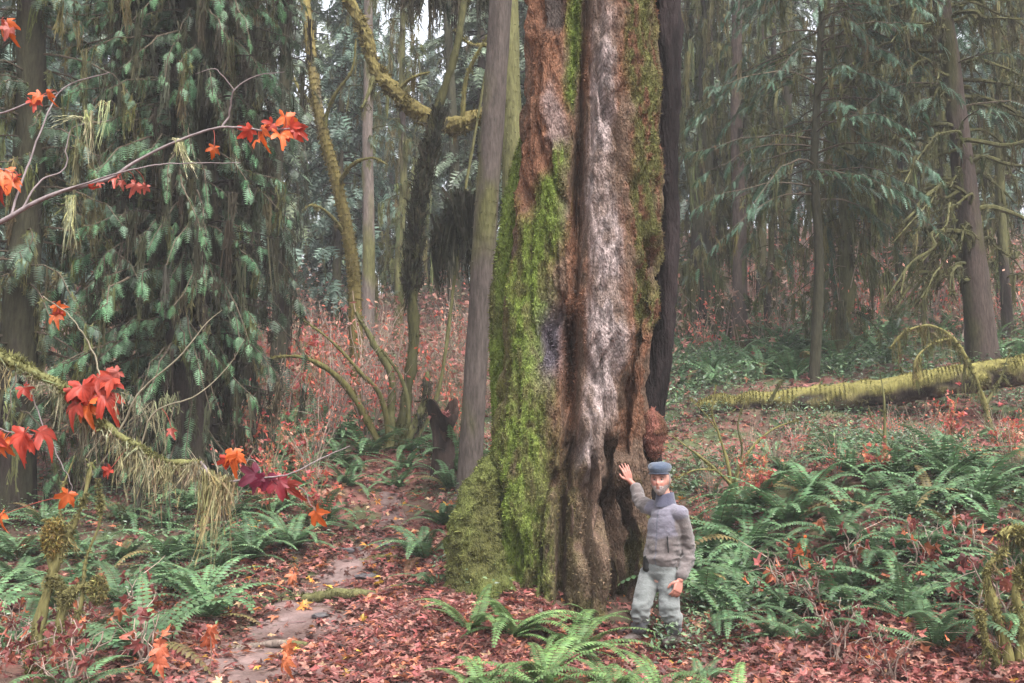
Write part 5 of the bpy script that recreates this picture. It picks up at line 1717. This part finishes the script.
def hand(mb, wrist, d, nrm, thumb, spread, curl, size=1.0, tcurl=0.3):
    """palm, four unequal bent fingers and a side thumb; d = toward the fingers, nrm = out of the back of the hand"""
    d, nrm = norm(np.asarray(d, float)), np.asarray(nrm, float)
    nrm = norm(nrm - d * (nrm @ d))
    s = norm(np.asarray(thumb, float) - d * (np.asarray(thumb) @ d))
    s = norm(s - nrm * (s @ nrm))
    w = wrist
    pl = 0.095 * size
    for k, off in enumerate((0.031, 0.011, -0.010, -0.029)):
        blob(mb, [w + s * off * 0.45, w + d * pl * 0.6 + s * off * 0.9 * size, w + d * pl + s * off * size], [0.0145 * size, 0.0145 * size, 0.0115 * size], sides=12, n=10)
        L = np.array([0.083, 0.092, 0.085, 0.067])[k] * size
        a = spread * (1.5 - k) / 1.5
        fd = norm(d * math.cos(a) + s * math.sin(a))
        p = w + d * pl * 0.93 + s * off * size
        pts = [p]
        ang = 0.0
        for seg in (0.42, 0.32, 0.26):
            ang += curl
            p = p + (fd * math.cos(ang) - nrm * math.sin(ang)) * L * seg
            pts.append(p)
        blob(mb, pts, [0.0102 * size, 0.0096 * size, 0.0088 * size, 0.0072 * size], sides=12, n=14)
    p0 = w + d * 0.022 * size + s * 0.022 * size
    p1 = p0 + (d * 0.55 + s * 0.75 - nrm * tcurl * 0.5) * 0.042 * size
    p2 = p1 + (d * 0.8 + s * 0.4 - nrm * tcurl) * 0.03 * size
    p3 = p2 + (d * 0.9 + s * 0.15 - nrm * tcurl) * 0.024 * size
    blob(mb, [p0, p1, p2, p3], [0.016 * size, 0.0125 * size, 0.011 * size, 0.0085 * size], sides=12, n=14)


# one continuous body under the clothes
mb = MB()
hd, nu, nv = head_dirs()
HV = to_head(head_shape(hd))
HF = grid_faces(nu, nv)
mb.add(HV, HF[:, ::-1], np.zeros(3))
for sg in (-1, 1):     # ears
    e = to_head(np.array([[sg * 0.074, -0.008, 0.022], [sg * 0.081, -0.012, 0.0], [sg * 0.075, -0.006, -0.028]]))
    blob(mb, e, [0.014, 0.016, 0.009], 0.5, FR, sides=12, n=8)
blob(mb, [NECK - [0, 0, 0.08], (NECK + HDC) / 2 + [0, 0.01, 0], HDC + [0, 0.02, -0.03]], [0.075, 0.06, 0.058], sides=24)
blob(mb, [PEL + [0, 0, -0.03], WA_, CH_, NECK - [0, 0, 0.05]], [0.15, 0.145, 0.165, 0.08], 0.66, FWD, sides=32)
for a, b_, c_ in ((SH_R, EL_R, WR_R), (SH_L, EL_L, WR_L)):
    blob(mb, [a, b_, c_], [0.054, 0.042, 0.029], sides=18, n=24)
for a, b_, c_ in ((HP_R, KN_R, AN_R), (HP_L, KN_L, AN_L)):
    blob(mb, [a, b_, c_], [0.088, 0.058, 0.04], sides=20, n=24)
    blob(mb, [c_ + [0, 0.03, -0.04], c_ + FWD * 0.16 + [0, 0, -0.055]], [0.035, 0.03], sides=14)
HN = np.array(GT_BVH.find_nearest(Vector(HAND))[1])
HN = HN if HN[1] < 0 else -HN
HN = norm(np.array([HN[0] * 0.5 + 0.25, HN[1], 0]))
WR_R2 = HAND - ORG + HN * 0.03 - np.array([-0.02, 0, 0.085])
blob(mb, [WR_R, WR_R * .4 + WR_R2 * .6, WR_R2], [0.029, 0.027, 0.026], sides=16, n=10)
hand(mb, WR_R2, (-0.34, 0.0, 1) - HN * 0.06, HN, (-1, 0, 0), 0.15, 0.13, 1.02, 0.1)
hand(mb, WR_L + [-0.01, -0.01, -0.02], (-0.32, -0.3, -0.85), (0.35, -0.9, 0.15), (-1, -0.1, 0.2), 0.1, 0.5, 1.08, 0.5)
blob(mb, [WR_L + [0.01, 0.02, 0.03], WR_L + [-0.01, -0.01, -0.02]], [0.03, 0.028], sides=14, n=6)
V, F, T, N_ = remesh(mb, 0.0048, 2)
rel = (V - HDC) / 1.13
hx, hy, hz = rel @ FR / 0.079, rel @ FACE / 0.1, rel[:, 2] / 0.122
SKIN = np.array([0.34, 0.17, 0.13])
C = np.tile(SKIN, (len(V), 1)) * (0.88 + 0.24 * vnoise(V * 40, 5))[:, None]
f_ = sstep(0.3, 0.7, hy) * (np.abs(hx) < 1.2)
C = mixc(C, np.array([0.44, 0.14, 0.105]), 0.6 * f_ * (gauss(np.abs(hx), 0.45, 0.22) * gauss(hz, -0.18, 0.17) + gauss(hx, 0, 0.16) * gauss(hz, -0.15, 0.15)))
C = mixc(C, np.array([0.2, 0.085, 0.065]), 0.7 * f_ * gauss(np.abs(hx), 0.38, 0.2) * gauss(hz, 0.08, 0.1))  # eye-socket shade painted into the skin colour
C = mixc(C, np.array([0.34, 0.1, 0.085]), 0.9 * f_ * gauss(hx, 0, 0.25) * gauss(hz, -0.48, 0.05))
hands = np.minimum(np.linalg.norm(V - (HAND - ORG), axis=1), np.linalg.norm(V - (WR_L + [-0.04, -0.05, -0.1]), axis=1)) < 0.16
C[hands] = C[hands] * [0.8, 0.66, 0.64]
finish('body', V, F, T, C, M_SKIN, PER)
for sg in (-1, 1):
    e = to_head(np.array([[sg * 0.030, 0.0835, 0.0095]]))[0]
    u = hd * 0.0098
    c_ = np.where((hd @ norm(FACE + [-0.05, 0, 0.0]))[:, None] > 0.75, np.array([0.03, 0.025, 0.02]), np.array([0.3, 0.26, 0.24]))
    mb = MB()
    mb.add(e + u, HF[:, ::-1], c_)
    mb.build('eye', M_LEATHER, PER)
    mb = MB()
    blob(mb, to_head(np.array([[sg * 0.014, 0.0965, 0.0265], [sg * 0.030, 0.0935, 0.031], [sg * 0.046, 0.084, 0.027]])), [0.0032, 0.0045, 0.003], sides=8, n=10)
    mb.C = [np.tile([0.1, 0.075, 0.065], (len(v), 1)) for v in mb.C]
    mb.build('eyebrow', M_HAIR, PER)
    mb = MB()
    blob(mb, to_head(np.array([[sg * 0.019, 0.0885, 0.0155], [sg * 0.030, 0.0925, 0.0185], [sg * 0.042, 0.084, 0.0145]])), [0.0035, 0.0055, 0.0035], sides=8, n=10)
    mb.C = [np.tile([0.25, 0.115, 0.085], (len(v), 1)) for v in mb.C]
    mb.build('eyelid', M_SKIN, PER)
# beard and hair: shells that follow the head
hm = head_shape(hd)


def shell(name, k, thick, col, parent):
    sel = k > 0.06
    V_ = to_head(hm * (1 + (thick * sstep(0, 0.6, k) * (0.8 + 0.4 * vnoise(hd * 9, 7)))[:, None]) - 0.0)
    F_ok = HF[sel[HF].all(1)]
    mb = MB()
    mb.add(V_, F_ok[:, ::-1], jit(col, len(V_), 0.14, 0.03))
    return mb.build(name, M_HAIR, parent)


x, y, z = hd[:, 0], hd[:, 1], hd[:, 2]
front = sstep(-0.1, 0.3, y)
kb = front * sstep(-0.3, -0.46, z + 0.08 * (np.abs(x) < 0.2) - 0.12 * sstep(0.45, 0.85, np.abs(x))) * (1 - 1.0 * np.clip(1.6 * gauss(x, 0, 0.2) * gauss(z, -0.48, 0.045), 0, 1))
shell('beard', kb, 0.06, np.array([0.27, 0.225, 0.215]), PER)
kh = sstep(0.35, 0.0, y) * sstep(-0.55, -0.35, z) * sstep(0.75, 0.6, z)
shell('hair', kh, 0.07, np.array([0.16, 0.14, 0.13]), PER)
# flat cap
mb = MB()
cd_, cu, cv = head_dirs(30, 48)
top = cd_[:, 2] > -0.12
kz = np.clip(cd_[:, 2], -0.12, 1)
r = np.stack([cd_[:, 0] * 0.096, cd_[:, 1] * 0.116 + 0.012 + 0.012 * sstep(0, 1, cd_[:, 1]), 0.062 + 0.062 * kz ** 0.75 * np.where(kz > 0, 1, 0) + np.where(kz < 0, kz * 0.1, 0) - 0.012 * sstep(0, 1, cd_[:, 1])], 1)
r[:, 2] = 0.084 + np.where(kz >= 0, 0.07 * np.sqrt(np.clip(kz, 0, 1)), 0.12 * kz) - 0.014 * sstep(0.2, 1, cd_[:, 1])
shr = np.where(kz < 0, 0.88, 1.0)
r[:, 0] *= shr
r[:, 1] *= shr
r += (vnoise(cd_ * 3, 5)[:, None] - 0.5) * 0.008
mb.add(to_head(r), grid_faces(cu, cv)[:, ::-1], np.array([0.035, 0.048, 0.075]))
CAP = mb.build('cap', M_CLOTH, PER)
mb = MB()
t = np.linspace(-1.1, 1.1, 24)
br = []
for w_, dz in ((0.88, 0.0), (1.04, -0.004), (1.24, -0.016), (1.24, -0.022), (1.0, -0.016)):
    br.append(np.stack([np.sin(t) * 0.084 * w_ ** 0.6, np.cos(t) * 0.096 * w_ * np.where(np.cos(t) > 0, 1, 1) + 0.012, 0.071 + dz + 0 * t], 1))
mb.add(to_head(np.concatenate(br)), grid_faces(5, 24, False), np.array([0.022, 0.027, 0.045]))
mb.build('brim', M_CLOTH, CAP)
# fleece jacket
mb = MB()
side = norm(SH_L - SH_R)
HEM = J(661, 566, 0.02)
blob(mb, [HEM + [0, 0, 0.06], WA_ + [0, 0, 0.03], CH_ - [0, 0, 0.03], CH_ + [0, 0, 0.05]], [0.172, 0.178, 0.182, 0.15], 0.72, FWD, sides=40)
blob(mb, [SH_R + side * 0.02 - [0, 0, 0.015], SH_L - side * 0.02 - [0, 0, 0.015]], [0.068, 0.068], sides=24)
blob(mb, [CH_ + [0, 0, 0.05], NECK + [0, 0, 0.0]], [0.14, 0.082], 0.85, FWD, sides=28)
for a, b_, c_, e in ((SH_R, EL_R, WR_R, 0.9), (SH_L, EL_L, WR_L, 0.93)):
    w_ = b_ * (1 - e) + c_ * e
    blob(mb, [a - [0, 0, 0.01], b_, w_], [0.078, 0.066, 0.054], sides=24, n=30)
V, F, T, N_ = remesh(mb, 0.008, 5)
# keep what is above the hem line
wr = fbm(V * [9, 9, 13], 221, 3) - 0.5
near_el = np.exp(-(np.linalg.norm(V - EL_L, axis=1) / 0.13) ** 2) + np.exp(-(np.linalg.norm(V - EL_R, axis=1) / 0.13) ** 2) + 0.8 * gauss(V[:, 2], HEM[2] + 0.09, 0.08)
wr2 = 1 - np.abs(2 * fbm(V * [7, 7, 16], 225, 2) - 1)
V = V + N_ * (wr * (0.022 + 0.035 * near_el) + (wr2 - 0.7) * 0.03 * (0.35 + near_el))[:, None]
sidep = (V - CH_) @ side
arm_d = np.minimum.reduce([np.linalg.norm(V - (EL_L * k + SH_L * (1 - k)), axis=1) for k in (0.35, 0.6, 0.8, 1.0)] + [np.linalg.norm(V - (EL_L * (1 - k) + WR_L * k), axis=1) for k in (0.3, 0.6, 0.9)])
arm_r = np.minimum.reduce([np.linalg.norm(V - (EL_R * k + SH_R * (1 - k)), axis=1) for k in (0.45, 0.7, 1.0)] + [np.linalg.norm(V - (EL_R * (1 - k) + WR_R * k), axis=1) for k in (0.3, 0.6, 0.9)])
sleeve = np.maximum(sstep(0.125, 0.1, arm_d), sstep(0.11, 0.09, arm_r))
yoke = sstep(-0.19, -0.13, V[:, 2] - CH_[2] + 0.04 * wr - 0.05 * np.abs(sidep) * 3) * (1 - sleeve)
JK, YK = np.array([0.094, 0.078, 0.076]), np.array([0.112, 0.104, 0.13])
C = mixc(JK, YK, yoke) * (0.9 + 0.2 * vnoise(V * 30, 3))[:, None]
front_d = np.abs((V - CH_) @ np.cross(FWD, [0, 0, 1.0]))
C = mixc(C, np.array([0.06, 0.06, 0.08]), 0.8 * sstep(0.009, 0.005, front_d) * (((V - CH_) @ FWD) > 0.05) * (1 - sleeve))
JKT = finish('jacket', V, F, T, C, M_CLOTH, PER)
mb = MB()
ct = np.linspace(0, 2 * np.pi, 40, endpoint=False)
ring = []
for h_, r_, in ((-0.06, 0.105), (0.0, 0.088), (0.035, 0.083), (0.05, 0.082), (0.05, 0.074), (0.0, 0.072)):
    op = 0.02 * sstep(0.5, 1, np.cos(ct))
    ring.append(NECK + [0, -0.005, 0.034] + np.cos(ct)[:, None] * FWD * (r_ * 0.95 + op[:, None]) + np.sin(ct)[:, None] * side * r_ + np.array([0, 0, 1.0]) * (h_ - op[:, None]))
mb.add(np.concatenate(ring), grid_faces(6, 40), np.array([0.045, 0.045, 0.07]))
mb.build('collar', M_CLOTH, JKT)
mb = MB()
q = norm(FWD + side * 0.9)
z0 = CH_ + q * 0.162
blob(mb, [z0 + [0, 0, -0.13], z0 + side * 0.01 + [0, 0, -0.27]], [0.006, 0.006], sides=8)
mb.build('pocket_zip', M_LEATHER, JKT)
for v in mb.C:
    v[:] = 0.03
# trousers
mb = MB()
blob(mb, [PEL + [0, 0, 0.09], PEL + [0, 0, 0.0], PEL - [0, 0, 0.07]], [0.165, 0.172, 0.13], 0.74, FWD, sides=32)
for a, b_, c_ in ((HP_R, KN_R, AN_R), (HP_L, KN_L, AN_L)):
    e = b_ * 0.28 + c_ * 0.72
    blob(mb, [a, a * .5 + b_ * .5, b_, b_ * .6 + c_ * .4, e], [0.108, 0.096, 0.082, 0.077, 0.076], sides=26, n=36)
V, F, T, N_ = remesh(mb, 0.008, 4)
wr = fbm(V * [10, 10, 14], 231, 3) - 0.5
kn = np.exp(-(np.linalg.norm(V - KN_R, axis=1) / 0.14) ** 2) + np.exp(-(np.linalg.norm(V - KN_L, axis=1) / 0.14) ** 2) + gauss(V[:, 2], AN_R[2] + 0.15, 0.08)
wr2 = 1 - np.abs(2 * fbm(V * [8, 8, 13], 235, 2) - 1)
V = V + N_ * (wr * (0.022 + 0.03 * kn) + (wr2 - 0.7) * 0.018 * (0.4 + kn))[:, None]
C = np.array([0.105, 0.112, 0.11]) * (0.85 + 0.3 * vnoise(V * 12, 3))[:, None]
C = mixc(C, np.array([0.06, 0.06, 0.07]), sstep(AN_R[2] + 0.14, AN_R[2] + 0.09, V[:, 2]))
finish('trousers', V, F, T, C, M_CLOTH, PER)
# boots
for a, kn_, tw in ((AN_R, KN_R, -0.15), (AN_L, KN_L, 0.2)):
    fd = norm(FWD + np.array([tw, 0, 0]))
    mb = MB()
    g0 = -a[2]
    blob(mb, [a * 0.7 + kn_ * 0.3, a, a + [0, 0, -0.05]], [0.062, 0.056, 0.054], sides=20)
    blob(mb, [a - fd * 0.05 + [0, 0, g0 + 0.05], a + fd * 0.07 + [0, 0, g0 + 0.055], a + fd * 0.18 + [0, 0, g0 + 0.042]], [0.046, 0.05, 0.042], sides=20)
    V, F, T, N_ = remesh(mb, 0.007, 3)
    o = finish('boot', V, F, T, mixc(np.array([0.06, 0.045, 0.04]), np.array([0.02, 0.018, 0.018]), sstep(0.03, 0.02, V[:, 2])), M_LEATHER, PER)
# pouch on the belt
mb = MB()
pc = J(646.5, 564, 0.0) + FWD * 0.0
blob(mb, [pc + [0, 0, 0.05], pc - [0, 0, 0.04]], [0.035, 0.042], 0.6, FWD, sides=20)
o = mb.build('belt_pouch', M_LEATHER, PER)

# ------------------------------------------------------------------ light, sky, camera
w = bpy.data.worlds.new('World')
S.world = w
w.use_nodes = True
nt = w.node_tree
sky = nt.nodes.new('ShaderNodeTexSky')
sky.sky_type = 'NISHITA'
sky.sun_disc = False
SUN_EL, SUN_ROT = R(58), R(150)
sky.sun_elevation, sky.sun_rotation = SUN_EL, SUN_ROT
sky.air_density, sky.dust_density, sky.ozone_density = 1.0, 6.0, 1.0
hs = nt.nodes.new('ShaderNodeHueSaturation')
hs.inputs['Saturation'].default_value = 0.3
nt.links.new(sky.outputs[0], hs.inputs['Color'])
bg = nt.nodes['Background']
nt.links.new(hs.outputs[0], bg.inputs['Color'])
bg.inputs['Strength'].default_value = 0.15
sd = bpy.data.lights.new('sun', 'SUN')
sd.energy = 1.5
sd.angle = R(25)
sd.color = (1, 0.97, 0.93)
so = bpy.data.objects.new('sun', sd)
COL.objects.link(so)
d = Vector((math.sin(SUN_ROT) * math.cos(SUN_EL), math.cos(SUN_ROT) * math.cos(SUN_EL), math.sin(SUN_EL)))
so.rotation_euler = d.to_track_quat('Z', 'Y').to_euler()

# thin damp air
bm = bmesh.new()
bmesh.ops.create_cube(bm, size=1.0)
me = bpy.data.meshes.new('haze')
bm.to_mesh(me)
bm.free()
HZ = link('haze', me)
HZ.scale = (900, 900, 68)
HZ.location = (0, 0, 26)
tag(HZ, 'thin pale mist in the forest air', kind='stuff')
hm_ = bpy.data.materials.new('haze')
hm_.use_nodes = True
hm_.node_tree.nodes.clear()
vo = hm_.node_tree.nodes.new('ShaderNodeVolumePrincipled')
vo.inputs['Color'].default_value = (0.92, 0.93, 0.95, 1)
vo.inputs['Density'].default_value = 0.0016
ou = hm_.node_tree.nodes.new('ShaderNodeOutputMaterial')
hm_.node_tree.links.new(vo.outputs[0], ou.inputs['Volume'])
me.materials.append(hm_)

cd = bpy.data.cameras.new('camera')
cd.sensor_width = 36
cd.lens = FPX / 1024 * 36
cd.clip_end = 1500
cam = bpy.data.objects.new('camera', cd)
COL.objects.link(cam)
cam.location = (0, 0, CAMZ)
cam.rotation_euler = (R(90) + PITCH, 0, 0)
S.camera = cam
S.view_settings.view_transform = 'Standard'
S.view_settings.look = 'None'
S.view_settings.exposure = 1.95
S.view_settings.gamma = 1
S.cycles.max_bounces = 6
S.cycles.diffuse_bounces = 3
S.cycles.transparent_max_bounces = 4
S.cycles.caustics_reflective = False
S.cycles.caustics_refractive = False
